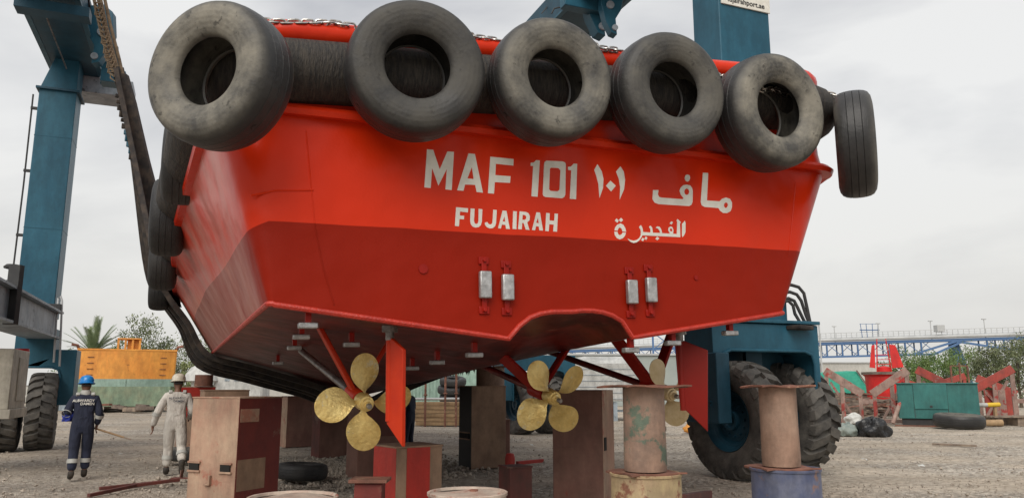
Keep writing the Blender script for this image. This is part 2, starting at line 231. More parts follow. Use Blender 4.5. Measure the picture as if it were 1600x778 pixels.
# ------------------------------------------------------------ mesh builder
class MB:
    def __init__(s, xf=None): s.v = []; s.f = []; s.sm = []; s.xf = xf
    def add(s, vs, fs, smooth=False, m=None):
        b = len(s.v)
        for p in vs:
            p = Vector(p)
            if m is not None: p = m @ p
            if s.xf is not None: p = s.xf @ p
            s.v.append(p)
        for f in fs: s.f.append([i+b for i in f]); s.sm.append(smooth)
        return s
    def box(s, c, d, m=None, rz=0):
        x, y, z = d[0]/2, d[1]/2, d[2]/2
        vs = [(-x,-y,-z),(x,-y,-z),(x,y,-z),(-x,y,-z),(-x,-y,z),(x,-y,z),(x,y,z),(-x,y,z)]
        t = Matrix.Translation(c) @ Matrix.Rotation(rz, 4, 'Z')
        if m is not None: t = m @ t
        return s.add(vs, [(0,3,2,1),(4,5,6,7),(0,1,5,4),(1,2,6,5),(2,3,7,6),(3,0,4,7)], False, t)
    def beam(s, a, b, w, h, up=(0,0,1)):
        a = Vector(a); b = Vector(b); d = b-a; L = d.length; d.normalize(); up = Vector(up)
        x = d.cross(up)
        if x.length < 1e-4: x = d.cross(Vector((1,0,0)))
        x.normalize(); z = x.cross(d)
        m = Matrix((x, d, z)).transposed().to_4x4(); m.translation = (a+b)/2
        return s.box((0,0,0), (w, L, h), m)
    def tube(s, pts, r, n=10, caps=True, close=False):
        pts = [Vector(p) for p in pts]; k = len(pts); rs = r if isinstance(r, (list, tuple)) else [r]*k
        vs = []; fs = []; prev = None
        for i, p in enumerate(pts):
            if close: d = pts[(i+1) % k]-pts[i-1]
            else: d = pts[min(i+1, k-1)]-pts[max(i-1, 0)]
            d.normalize()
            if prev is None:
                x = d.cross(Vector((0,0,1)))
                if x.length < .05: x = d.cross(Vector((1,0,0)))
            else: x = prev - d*prev.dot(d)
            x.normalize(); prev = x; y = d.cross(x)
            for j in range(n):
                a = 2*PI*j/n; vs.append(p+(x*cos(a)+y*sin(a))*rs[i])
        for i in range(k if close else k-1):
            for j in range(n):
                a = i*n+j; b = i*n+(j+1) % n; i2 = (i+1) % k; fs.append((a, b, i2*n+(j+1) % n, i2*n+j))
        s.add(vs, fs, True)
        if caps and not close:
            s.add(vs[:n], [tuple(range(n))[::-1]]); s.add(vs[-n:], [tuple(range(n))])
        return s
    def lathe(s, prof, n=48, m=None, close=False, smooth=True):   # profile (r, h) about local Z
        vs = []; fs = []; k = len(prof)
        for i in range(n):
            a = 2*PI*i/n
            for r, h in prof: vs.append((r*cos(a), r*sin(a), h))
        for i in range(n):
            for j in range(k if close else k-1):
                j2 = (j+1) % k; i2 = (i+1) % n
                fs.append((i*k+j, i2*k+j, i2*k+j2, i*k+j2))
        return s.add(vs, fs, smooth, m)
    def cyl(s, a, b, r, n=24, r2=None):
        return s.tube([a, b], [r, r if r2 is None else r2], n)
    def prism(s, poly, y0, y1, m=None, holes=()):   # polygon in local XZ, from y0 (front) to y1
        loops = [poly]+list(holes); allp = [p for lp in loops for p in lp]
        tri = tessellate_polygon([[Vector((p[0], p[1], 0)) for p in lp] for lp in loops])
        k = len(allp); vs = [(p[0], y0, p[1]) for p in allp]+[(p[0], y1, p[1]) for p in allp]
        fs = []
        for t in tri: fs.append(tuple(t)); fs.append(tuple(i+k for i in t[::-1]))
        b = 0
        for lp in loops:
            q = len(lp)
            for i in range(q): fs.append((b+i, b+(i+1) % q, b+(i+1) % q+k, b+i+k))
            b += q
        return s.add(vs, fs, False, m)
    def grid(s, rows, smooth=True, closeu=False):
        k = len(rows[0]); vs = [p for r in rows for p in r]; fs = []
        for i in range(len(rows)-1):
            for j in range(k-1): fs.append((i*k+j, i*k+j+1, (i+1)*k+j+1, (i+1)*k+j))
        return s.add(vs, fs, smooth)
    def build(s, name, mt, parent=None, bevel=0, sharp=40, recalc=True):
        me = bpy.data.meshes.new(name); me.from_pydata(s.v, [], s.f)
        for p, q in zip(me.polygons, s.sm): p.use_smooth = q
        if recalc:
            bm = bmesh.new(); bm.from_mesh(me); bmesh.ops.remove_doubles(bm, verts=bm.verts, dist=1e-5); bmesh.ops.recalc_face_normals(bm, faces=bm.faces); bm.to_mesh(me); bm.free()
        me.set_sharp_from_angle(angle=R(sharp)); me.materials.append(mt)
        o = bpy.data.objects.new(name, me); COL.objects.link(o)
        if parent is not None: o.parent = parent
        if bevel:
            b = o.modifiers.new('bevel', 'BEVEL'); b.width = bevel; b.segments = 2; b.limit_method = 'ANGLE'; b.angle_limit = R(40)
        return o
def tag(o, label, cat, group=None, kind=None):
    if label: o['label'] = label
    if cat: o['category'] = cat
    if group: o['group'] = group
    if kind: o['kind'] = kind
    return o
def thing(name, label, cat, loc=(0,0,0), rz=0, group=None, mtx=None):
    o = bpy.data.objects.new(name, None); COL.objects.link(o); o.empty_display_size = .3
    o.matrix_basis = mtx if mtx is not None else Matrix.Translation(loc) @ Matrix.Rotation(rz, 4, 'Z')
    return tag(o, label, cat, group)
def inv(o): return o.matrix_basis.inverted()
def copy_tree(o, parent=None):
    c = o.copy(); COL.objects.link(c)
    if parent is not None: c.parent = parent
    for ch in [x for x in list(o.children)]: copy_tree(ch, c)
    return c
def text_mb(txt, size, m, depth=.002, align='CENTER', xs=1.0):
    cu = bpy.data.curves.new('t', 'FONT'); cu.body = txt; cu.size = size; cu.extrude = depth; cu.align_x = align; cu.align_y = 'CENTER'; cu.offset = size*.012
    ob = bpy.data.objects.new('t', cu); COL.objects.link(ob)
    dg = bpy.context.evaluated_depsgraph_get(); me = bpy.data.meshes.new_from_object(ob.evaluated_get(dg))
    vs = [(v.co.x*xs, v.co.y, v.co.z) for v in me.vertices]; fs = [tuple(p.vertices) for p in me.polygons]
    bpy.data.objects.remove(ob); bpy.data.meshes.remove(me); bpy.data.curves.remove(cu)
    return vs, fs

# ------------------------------------------------------------ the setting: ground
def ground_mat():
    m = bpy.data.materials.new('gravel_ground'); m.use_nodes = True; n = m.node_tree.nodes; l = m.node_tree.links; b = n['Principled BSDF']
    t = n.new('ShaderNodeTexCoord'); b.inputs['Roughness'].default_value = .95; b.inputs['Specular IOR Level'].default_value = .2
    v = n.new('ShaderNodeTexVoronoi'); v.inputs['Scale'].default_value = 17; l.new(t.outputs['Object'], v.inputs[0])
    v2 = n.new('ShaderNodeTexVoronoi'); v2.inputs['Scale'].default_value = 42; l.new(t.outputs['Object'], v2.inputs[0])
    sep = n.new('ShaderNodeSeparateColor'); l.new(v.outputs['Color'], sep.inputs[0])
    r = n.new('ShaderNodeValToRGB'); e = r.color_ramp.elements; e[0].color = (.20, .18, .155, 1); e[1].color = (.58, .53, .455, 1); e[0].position = .05
    e.new(.55).color = (.36, .31, .255, 1); l.new(sep.outputs[0], r.inputs[0])
    n1 = n.new('ShaderNodeTexNoise'); n1.inputs['Scale'].default_value = .35; n1.inputs['Detail'].default_value = 8; l.new(t.outputs['Object'], n1.inputs[0])
    mr = n.new('ShaderNodeMapRange'); mr.inputs[1].default_value = .42; mr.inputs[2].default_value = .6; l.new(n1.outputs[0], mr.inputs[0])
    mx = n.new('ShaderNodeMix'); mx.data_type = 'RGBA'; l.new(mr.outputs[0], mx.inputs[0]); l.new(r.outputs[0], mx.inputs[6]); 
    n4 = n.new('ShaderNodeTexNoise'); n4.inputs['Scale'].default_value = 9; n4.inputs['Detail'].default_value = 10; l.new(t.outputs['Object'], n4.inputs[0])
    r4 = n.new('ShaderNodeValToRGB'); r4.color_ramp.elements[0].color = (.30, .25, .195, 1); r4.color_ramp.elements[1].color = (.56, .48, .385, 1); r4.color_ramp.elements[0].position = .35; r4.color_ramp.elements[1].position = .65
    l.new(n4.outputs[0], r4.inputs[0]); l.new(r4.outputs[0], mx.inputs[7])
    # browner yard on the left, its shade darkened into the colour; paler sand right
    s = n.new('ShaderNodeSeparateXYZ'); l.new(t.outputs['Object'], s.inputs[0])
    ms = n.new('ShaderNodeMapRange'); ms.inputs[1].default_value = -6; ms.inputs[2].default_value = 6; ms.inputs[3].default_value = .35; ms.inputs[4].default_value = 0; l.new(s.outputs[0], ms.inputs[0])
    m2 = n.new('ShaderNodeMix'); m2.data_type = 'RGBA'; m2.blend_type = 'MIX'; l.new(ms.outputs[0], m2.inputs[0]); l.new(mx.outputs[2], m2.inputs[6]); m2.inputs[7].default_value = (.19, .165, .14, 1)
    pn = n.new('ShaderNodeMapping'); pn.inputs['Scale'].default_value = (.35, 1.2, 1); pn.inputs['Rotation'].default_value = (0, 0, R(18)); l.new(t.outputs['Object'], pn.inputs[0])
    p1 = n.new('ShaderNodeTexNoise'); p1.inputs['Scale'].default_value = .55; p1.inputs['Detail'].default_value = 9; p1.inputs['Roughness'].default_value = .68; l.new(pn.outputs[0], p1.inputs[0])
    pr = n.new('ShaderNodeMapRange'); pr.inputs[1].default_value = .36; pr.inputs[2].default_value = .62; pr.inputs[3].default_value = .84; pr.inputs[4].default_value = 1.32; l.new(p1.outputs[0], pr.inputs[0])
    pv = n.new('ShaderNodeVectorMath'); pv.operation = 'SCALE'; l.new(m2.outputs[2], pv.inputs[0]); l.new(pr.outputs[0], pv.inputs['Scale']); l.new(pv.outputs[0], b.inputs['Base Color'])
    ad = n.new('ShaderNodeMath'); ad.operation = 'ADD'; l.new(v.outputs['Distance'], ad.inputs[0]); l.new(v2.outputs['Distance'], ad.inputs[1])
    bp = n.new('ShaderNodeBump'); bp.invert = True; bp.inputs['Strength'].default_value = .9; bp.inputs['Distance'].default_value = .03; l.new(ad.outputs[0], bp.inputs['Height']); l.new(bp.outputs[0], b.inputs['Normal'])
    return m
g = MB(); rows = []
ys = [-40, -10, 0, 6]+[8+.8*i for i in range(60)]+[60, 80, 120, 200, 400, 900, 2500]
xs = [-2500, -600, -150, -60]+[-30+.8*i for i in range(76)]+[32, 60, 150, 600, 2500]
for y in ys:
    rows.append([(x, y, (random.uniform(-.018, .018)+.02*sin(x*.7+y*.3)*sin(y*.5)-.01) if (abs(x) < 31 and 6 < y < 56) else 0) for x in xs])
gr = g.grid(rows).build('ground', ground_mat(), recalc=False); gr['kind'] = 'structure'
st = MB()
for i in range(15000):
    if i < 12500:
        Y = 10.8+26*random.random()**1.7; u = random.uniform(-20, 1620); X = (u-800)/F*Y*1.03
        r = random.uniform(.007, .02)*(1+1.2*(random.random() < .12))
    else:      # heaps of broken rubble in the shade under the boat
        X = random.gauss(-3.1, 1.1); Y = random.gauss(15.0, 1.4); r = random.uniform(.02, .06)
    e = [Vector((random.uniform(.6, 1.2)*r, 0, 0)), Vector((0, random.uniform(.6, 1.2)*r, 0)), Vector((0, 0, random.uniform(.5, .9)*r))]
    mm = Matrix.Translation((X, Y, r*.3)) @ Euler((random.uniform(-.5,.5), random.uniform(-.5,.5), random.uniform(0, 6))).to_matrix().to_4x4()
    st.add([e[0], e[1], -e[0], -e[1], e[2], -e[2]], [(0,1,4),(1,2,4),(2,3,4),(3,0,4),(1,0,5),(2,1,5),(3,2,5),(0,3,5)], False, mm)
tag(st.build('gravel', M['stone'], recalc=False), 'loose grey and beige gravel stones scattered over the yard', 'gravel', kind='stuff')

# ------------------------------------------------------------ the boat
TH = R(22)
BM = Matrix.Translation((.556, 7.425, 1.9)) @ Matrix.Rotation(TH, 4, 'Z') @ Matrix.Rotation(R(-1.2), 4, 'Y')
BI = BM.inverted()
boat = thing('workboat', 'red steel workboat hoisted in slings, stern towards the viewer with white name lettering', 'boat', mtx=BM)
def TL(u, v, y=0.0):       # pixel -> boat-local point on the plane local y
    o = BI @ CAM; d = (BI.to_3x3() @ ray(u, v)); return o + d*((y-o.y)/d.y)
def bl(p): return BI @ p
def interp(tab, x):
    if x <= tab[0][0]: return tab[0][1]
    for (a, b), (c, d) in zip(tab, tab[1:]):
        if x <= c: return b+(d-b)*(x-a)/(c-a)
    return tab[-1][1]
CH = [(0, 2.78), (10, 3.05), (13, 2.9), (17, 1.8), (21, .15)]
KN = [(0, 3.26), (4, 3.62), (10, 3.75), (14, 3.55), (18, 2.4), (22, .2)]
KZ = [(0, 2.06), (2, 1.85), (4, 1.62), (8, 1.5), (12, 1.6), (22, 2.9)]
CZ = [(0, .41), (11, .38), (16, .8), (21, 1.8)]
KEEL = [(0, .04), (10.5, -.55), (15, -.5), (21, 1.6)]
TX, TW, THT = .05, .62, .34
def botz(x, y):
    hb = interp(CH, y)-(.16 if x > 0 else 0); f = min(1, abs(x)/hb); z = interp(KEEL, y)*(1-f)+interp(CZ, y)*f
    fd = max(0, 1-y/1.8)
    q = 1-((x-TX)/TW)**2
    if q > 0: z += THT*math.sqrt(q)*fd**.7
    return z
ysid = [22, 21, 20, 19, 18, 17, 16, 15, 14, 13, 12, 11, 10, 9, 8, 7, 6, 5, 4.2, 3.4, 2.7, 2.1, 1.6, 1.2, .9, .7]
NT = 49; NA = 6
def outline(kind, off=0, dz=0, scale_r=None, extra=0):
    # kind 0 = chine .. 1 = knuckle ; returns list of points; off = outward offset; dz added to z
    pts = []
    k = kind
    def hb(y): return interp(CH, min(y, 21))*(1-k)+interp(KN, y)*k+off
    def zz(y): return interp(CZ, min(y, 21))*(1-k)+interp(KZ, y)*k+dz
    Rr = (.05+.38*k) if scale_r is None else scale_r
    ex = -.16+.50*k
    side = [(hb(y)+ex, max(y, Rr), zz(y)) for y in ysid]
    arc = []
    hx = hb(0)+ex; hl = hb(0)
    for i in range(1, NA+1):
        a = (PI/2)*i/(NA+1); arc.append((hx-Rr+Rr*cos(a), Rr-Rr*sin(a)-off, zz(0)))
    r = side+[(hx, Rr-off, zz(.2))]+arc
    tr = []
    for i in range(NT):
        x = (hx-Rr)-(hx+hl-2*Rr)*i/(NT-1); tr.append((x, -off, zz(0)))
    l = [(-(x-ex), y, z) for x, y, z in r[::-1]]
    return r+tr+l
L0 = outline(0)
n0 = len(ysid)+1+NA
L0 = [(x, y, botz(x, 0)) if n0 <= i < n0+NT else (x, y, z) for i, (x, y, z) in enumerate(L0)]
def tilt(pts): return [(x, y, z+.062*(min(max(x, -3.7), 3.7)-1)) for x, y, z in pts]
def lerp_out(a, b, t): return [tuple(p+(q-p)*t for p, q in zip(v, w)) for v, w in zip(a, b)]
L1 = outline(1)
rows = [lerp_out(L0, L1, t) for t in (0, .15, .3, .45, .6, .8, 1)]
h = MB(); h.grid(rows)
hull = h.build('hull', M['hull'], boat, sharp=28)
bot = MB(); rows = []
for y in [0, .15, .4, .7, 1, 1.3, 1.6, 1.9, 2.5, 3.5, 5, 6.5, 8, 9.5, 11, 12.5, 14, 15.5, 17, 18.5, 20, 21]:
    hb = interp(CH, y); rows.append([(x_, y, botz(x_, y)) for x_ in (-hb+(2*hb-.16)*i/48 for i in range(49))])
bot.grid(rows)
bot.build('hull_bottom', M['keelred'], boat, sharp=30)
up = MB()
U = [outline(1, .0, .0), outline(1, .075, .0), outline(1, .09, .05), outline(1, .06, .09), outline(1, 0, .10), outline(1, -.02, .25), tilt(outline(1, -.04, .96)), tilt(outline(1, -.14, .98)), tilt(outline(1, -.14, .5))]
up.grid(U); bw = up.build('bulwark', M['orangered'], boat, sharp=35)
dk = MB(); o1 = outline(1, -.13, .5); k = len(o1); dk.add([(p[0], p[1], p[2]) for p in o1], [tuple((i, i+1, k-2-i, k-1-i)) for i in range(k//2-1)])
dk.build('deck', M['dkred'], boat)
fd = MB(); o2 = tilt(outline(1, .02, .63, scale_r=.6)); fd.tube(o2, .285, 16)
fd.build('rubber_fender', M['fender'], boat)
rl = MB(); o3 = tilt(outline(1, -.01, 1.0, scale_r=.6)); rl.tube(o3, .12, 14)
rl.build('top_rail', M['orangered'], boat)
wb = MB(); edge = [L0[i] for i in range(len(ysid)-14, len(L0)-len(ysid)+14)]
wb.tube([(p[0]*1.002, p[1]-.004, p[2]+.002) for p in edge], .026, 8)
wb.build('weld_bead', mat('weldred', (.45, .03, .015), (.34, .02, .01), 12, rough=.45, bump=.008, bscale=50), boat)
# weld seams standing slightly proud of the plating
for pts, r_ in (([(478, 205), (486, 290), (492, 352), (505, 420), (522, 476)], .006), ([(1243, 285), (1238, 340), (1232, 400)], .006), ([(392, 306), (430, 298), (490, 297)], .009)):
    wsm = MB(); wsm.tube([TL(u, v, -.001) for u, v in pts], r_, 6); wsm.build('weld_seam', M['hull'], boat)
for (u, v, r) in ((661, 420, .045), (1087, 434, .025)):
    pl = MB()
    c = TL(u, v); pl.cyl(c+Vector((0, -.012, 0)), c+Vector((0, .01, 0)), r, 8)
    pl.build('drain_plug', M['dkred'], boat)
rw = mat('rust_weep', (.16, .035, .015), (.22, .02, .008), 9, rough=.7)
for (u, v) in ((757, 404), (1015, 416), (985, 420), (792, 410)):
    c = TL(u, v); b = MB(); w_ = random.uniform(.004, .008); L_ = random.uniform(.05, .13); b.add([(c.x-w_, -.0012, c.z), (c.x+w_, -.0012, c.z), (c.x+w_*.4, -.0012, c.z-L_), (c.x-w_*.3, -.0012, c.z-L_*.8)], [(0, 1, 2, 3)]); b.build('rust_streak', rw, boat, recalc=False)
# bollard brackets low on the left side at the deck edge
for (u, v, Y) in ((305, 248, 8.0), (303, 282, 8.3)):
    b = MB(BI); c = at(u, v, Y); b.box(c, (.16, .2, .12), rz=TH); b.cyl(c+Vector((-.1, -.1, 0)), c+Vector((.1, -.14, 0)), .035, 12); b.build('side_lug', M['orangered'], boat, .01)

# name lettering traced as painted characters on the transom plate
def cA(x, y): return (650+x/4.8625, 220+y/4.8625)
def cB(x, y): return (800+x/4.86, 220+y/4.86)
def cC(x, y): return (1000+x/5.556, 250+y/5.556)
def cD(x, y): return (950+x/12.308, 330+y/12.308)
def letters(name, cf, items, base):
    mb = MB(); i = 0
    for it in items:
        o, hs = it if isinstance(it, tuple) else (it, [])
        cv = lambda pp: [(q.x, q.z) for q in (TL(*cf(a, b)) for a, b in pp)]
        i += 1
        mb.prism(cv(o), base-.002-.0003*(i % 7), base+.012, holes=[cv(x) for x in hs])
    return mb
BIG = [[(83,66),(130,70),(180,218),(238,82),(288,86),(271,375),(223,370),(234,215),(170,342),(122,208),(111,360),(63,355)],
 ([(398,97),(447,102),(508,395),(460,390),(449,336),(372,333),(360,381),(312,377)], [[(424,200),(390,287),(437,292)]]),
 [(564,122),(741,140),(739,190),(606,176),(602,262),(718,271),(714,321),(598,315),(592,403),(546,399)]]
NUM = [[(183,148),(211,151),(194,426),(147,422),(160,192),(140,192),(142,168),(165,166)],
 ([(262,152),(385,158),(402,166),(408,180),(404,410),(396,428),(380,437),(255,428),(238,420),(233,405),(243,175),(248,160)], [[(295,205),(287,215),(281,370),(292,381),(345,385),(360,372),(367,225),(352,208)]]),
 [(468,174),(494,177),(486,445),(438,441),(449,225),(425,223),(424,199),(447,197)]]
ANUM = [[(648,178),(682,235),(694,290),(690,360),(664,435),(655,330),(640,270),(624,222)],
 [(747,304),(788,342),(752,386),(712,342)],
 [(823,195),(848,235),(858,300),(850,370),(817,446),(820,350),(810,290),(789,235)]]
FJ1 = [[(304,505),(396,514),(393,545),(334,538),(332,568),(366,571),(364,597),(330,595),(326,650),(295,647)],
 [(414,514),(445,517),(440,610),(446,628),(458,633),(468,628),(474,612),(475,518),(504,521),(500,612),(493,640),(475,656),(452,660),(430,653),(416,634),(411,606)],
 [(586,524),(613,527),(608,625),(600,650),(582,664),(560,666),(538,657),(524,640),(522,622),(543,618),(548,630),(560,637),(572,634),(580,622)],
 ([(657,531),(687,533),(712,671),(683,669),(679,640),(652,637),(644,667),(623,664)], [[(672,575),(657,612),(677,616)]]),
 [(737,535),(765,537),(762,672),(733,670)]]
FJ2 = [([(57,536),(105,541),(125,551),(136,575),(132,605),(115,620),(132,678),(104,675),(88,625),(77,624),(74,673),(46,671)], [[(80,562),(78,600),(96,601),(107,592),(108,575),(99,565)]]),
 ([(185,543),(212,546),(235,682),(207,680),(203,652),(181,650),(175,680),(151,677)], [[(196,585),(183,623),(202,626)]]),
 [(259,548),(286,551),(284,605),(320,608),(323,553),(348,555),(341,691),(312,689),(316,637),(282,634),(278,687),(252,685)]]
AR1 = [[(410,127),(430,135),(435,158),(425,183),(410,190),(395,182),(386,158),(393,135)],
 ([(112,262),(160,262),(155,300),(165,322),(190,328),(368,341),(378,333),(352,300),(342,268),(352,240),(375,220),(405,215),(435,222),(452,245),(458,275),(455,365),(445,390),(425,401),(160,384),(125,370),(107,340)],
  [[(405,247),(388,258),(383,277),(390,298),(405,305),(420,298),(427,277),(420,257)]]),
 ([(545,112),(591,114),(580,352),(690,360),(710,338),(745,327),(780,338),(798,370),(797,410),(785,445),(755,462),(720,460),(695,442),(680,418),(560,408),(535,395),(526,365)],
  [[(745,368),(730,380),(727,400),(738,418),(752,414),(763,395),(758,375)]])]
AR2 = [[(160,140),(205,180),(178,225),(130,185)], [(248,128),(290,170),(247,212),(207,172)],
 [(122,372),(135,315),(175,262),(238,235),(295,265),(332,330),(347,398),(275,390),(262,345),(235,318),(210,320),(190,350),(183,376)],
 [(117,395),(180,398),(190,435),(215,462),(240,458),(268,435),(278,410),(343,416),(325,470),(285,520),(225,543),(170,520),(130,465)],
 [(375,525),(430,555),(490,568),(550,552),(600,515),(628,460),(630,400),(620,350),(592,305),(630,268),(655,310),(668,355),(672,402),(815,412),(812,350),(785,300),(817,280),(848,320),(860,415),(1000,420),(985,370),(955,335),(912,318),(945,292),(990,302),(1020,350),(1040,425),(1185,432),(1320,440),(1328,200),(1315,185),(1335,150),(1400,215),(1380,240),(1388,500),(660,465),(640,505),(600,560),(550,600),(490,612),(430,590),(390,555)],
 ([(1205,292),(1240,315),(1255,370),(1248,438),(1190,438),(1180,410),(1155,370),(1160,320)], [[(1205,330),(1185,350),(1190,380),(1215,392),(1235,380),(1228,345)]]),
 [(1215,195),(1250,215),(1222,258),(1182,238)],
 [(1475,182),(1490,230),(1488,400),(1470,450),(1430,503),(1420,460),(1422,245),(1450,215)],
 [(665,508),(697,535),(672,580),(637,555)], [(722,485),(755,510),(735,555),(700,535)], [(943,492),(985,522),(945,560),(910,532)]]
def join(*mbs):
    a = MB()
    for m in mbs: a.add(m.v, m.f)
    return a
join(letters('n', cA, BIG, 0), letters('n', cB, NUM, 0)).build('name_lettering', M['white_paint'], boat)
letters('n', cB, ANUM, 0).build('arabic_number_lettering', M['white_paint'], boat)
letters('n', cC, AR1, 0).build('arabic_name_lettering', M['white_paint'], boat)
join(letters('n', cA, FJ1, 0), letters('n', cB, FJ2, 0)).build('port_lettering', M['white_paint'], boat)
letters('n', cD, AR2, 0).build('arabic_port_lettering', M['white_paint'], boat)

# zinc anodes on the transom
for (u, v0, v1) in ((757, 404, 488), (792, 410, 490), (985, 420, 494), (1015, 416, 492)):
    a = TL(u, v0); b = TL(u-3, v1); c = (a+b)/2; H = a.z-b.z
    br = MB(); br.box((c.x, -.02, c.z), (.05, .012, H)); 
    for z in (a.z-.02, b.z+.02): br.box((c.x, -.008, z), (.10, .02, .07)); br.cyl((c.x, -.05, z), (c.x, 0, z), .018, 8)
    bo = br.build('anode_bracket', M['dkred'], boat, .004)
    an = MB(); an.box((c.x, -.05, c.z), (.115, .06, H*.5)); an.build('anode', M['zinc'], bo, .012)
# anodes under the bottom
for (u, v) in ((481, 508), (471, 526), (460, 543), (549, 538), (434, 567), (644, 575), (683, 566), (741, 554), (1050, 526), (1140, 513), (985, 537)):
    # intersect pixel ray with the bottom
    o = BI @ CAM; d = BI.to_3x3() @ ray(u, v); best = None
    for i in range(400):
        y = .1+i*.03; p = o+d*((y-o.y)/d.y)
        if abs(p.x) < interp(CH, y) and p.z > botz(p.x, y)-.12: best = p; break
    if best is None: continue
    p = best; z = botz(p.x, p.y)
    br = MB(); br.box((p.x, p.y, z-.05), (.05, .06, .14)); bo = br.build('anode_bracket', M['dkred'], boat)
    an = MB(); an.box((p.x, p.y, z-.12), (.165, .09, .05)); an.build('anode', M['zinc'], bo, .01)

# propellers, shafts, brackets
def blade_mb(Rp, n=4, rot0=0, pitch=.95, wmax=.205):
    out = []
    for k in range(n):
        b = MB(); rows = []
        for s_ in (0, 1):
            rr = []
            for i in range(19):
                f = sin(PI/2*i/18); r = .05+(Rp-.05)*f
                w = Rp*.37*(math.sqrt(max(0, 1-((f-.64)/.36)**2)) if f > .64 else .19+.81*sin(PI/2*f/.64)**1.6)
                w = max(w, .004); row = []
                ph = math.atan2(pitch, 2*PI*max(r, .05)); th = .018*(1-f)+.004
                for j in range(11):
                    q = (j/5-1); c = q*w
                    ang = (c*cos(ph))/max(r, .16*1); h_ = c*sin(ph)*.8
                    thick = th*(1-q*q)*(1 if s_ else -1)*.5+(.0015 if s_ else -.0015)
                    a = ang+.10*f
                    row.append((r*cos(a), r*sin(a), h_+thick))
                rr.append(row)
            rows.append(rr)
        m = Matrix.Rotation(rot0+2*PI*k/n, 4, 'Z')
        for rr in rows: b.add([p for row in rr for p in row], [(i*11+j, i*11+j+1, (i+1)*11+j+1, (i+1)*11+j) for i in range(18) for j in range(10)], True, m)
        out.append(b)
    return out
FW = Vector((-sin(TH), cos(TH), 0))
def hub_point(u, v, yl): return TL(u, v, yl)
props = [((569, 628), 1.05, .49, R(88), 'bronze', (515, 560)), ((862, 620), 1.35, .49, R(122), 'bronze', (735, 563)), ((1043, 614), 1.1, .46, R(118), 'bronze_dull', (885, 556))]
for (uv, yl, Rp, rot, mk, sh) in props:
    c = TL(uv[0], uv[1], yl)
    # the shaft rises forward into the bottom
    d = Vector((-.10, 1, .22)).normalized()
    # local frame: +Z of the propeller points aft
    z = -d; x = Vector((1, 0, 0)); x = (x-z*x.dot(z)).normalized(); y = z.cross(x)
    m = Matrix((x, y, z)).transposed().to_4x4(); m.translation = c
    hb = MB(); hb.lathe([(0, .15), (.03, .15), (.034, .14), (.034, .115), (.055, .11), (.058, .085), (.075, .08), (.085, .03), (.09, -.06), (.08, -.09), (0, -.09)], 28, m)
    ho = hb.build('propeller', M[mk], boat, sharp=35)
    nu = MB(); nu.lathe([(0, .20), (.022, .20), (.026, .19), (.026, .14)], 14, m); nu.build('shaft_nut', M['steel'], ho)
    for b in blade_mb(Rp, 4, rot):
        b2 = MB(); b2.add([m @ v for v in b.v], b.f, True); b2.build('blade', M[mk], ho, sharp=60, recalc=False)
    sf = MB(); sf.cyl(c+d*.08, c+d*2.9, .042, 16); sf.build('propeller_shaft', M['steel'] if uv[0] < 800 else M['keelred'], boat)
    bs = MB(); bc = c+d*.28; bs.cyl(c+d*.12, c+d*.45, .085, 20); bs.build('shaft_bearing', M['rudder'] if uv[0] < 700 else M['dkred'], boat, .01)
    for sx_ in (-1, 1):
        tx = bc.x+sx_*(.42 if uv[0] > 700 else .38); ty = bc.y+.1; tp = Vector((tx, ty, botz(tx, ty)+.03))
        sb = MB(); sb.beam(bc, tp, .22 if uv[0] > 700 else .13, .045, up=(1, 0, 0)); sb.build('shaft_strut', M['rudder'] if uv[0] < 700 else M['dkred'], boat, .012)

# rudders
def rudder(us, vtop, upost, poly, yl, mt, ang):
    x0 = TL(us, vtop, yl); o = BI @ CAM; nrm = Vector((sin(ang), cos(ang), 0)); loc = []; pts = []; b = MB()
    for u, v in poly:      # corners on the vertical plane of the blade, turned by ang about the stock
        d = BI.to_3x3() @ ray(u, v); p = o+d*((x0-o).dot(nrm)/d.dot(nrm)); pts.append(p)
        loc.append(((p-x0).dot(Vector((cos(ang), -sin(ang), 0))), p.z))
    m = Matrix.Translation((x0.x, yl, 0)) @ Matrix.Rotation(-ang, 4, 'Z')
    b.prism(loc, -.02, .02, m); r = b.build('rudder', mt, boat, .008)
    s = MB(); s.cyl((x0.x, yl, botz(x0.x, yl)+.05), (x0.x, yl, x0.z-.02), .04, 16); s.cyl((x0.x, yl, botz(x0.x, yl)-.05), (x0.x, yl, botz(x0.x, yl)+.02), .075, 16)
    s.build('rudder_stock', M['steel'], r)
    t = MB(); t.cyl((x0.x, yl, x0.z), (x0.x, yl, min(p.z for p in pts)+.22), .035, 12); t.build('rudder_tube', mt, r)
    return r
rudder(609, 528, 0, [(605, 528), (614, 528), (632, 546), (631, 698), (606, 661)], .35, M['rudder'], R(62))
rudder(1062, 531, 0, [(1054, 532), (1066, 531), (1106, 547), (1106, 674), (1070, 639), (1062, 628)], .40, M['rudder_shaded'], R(40))

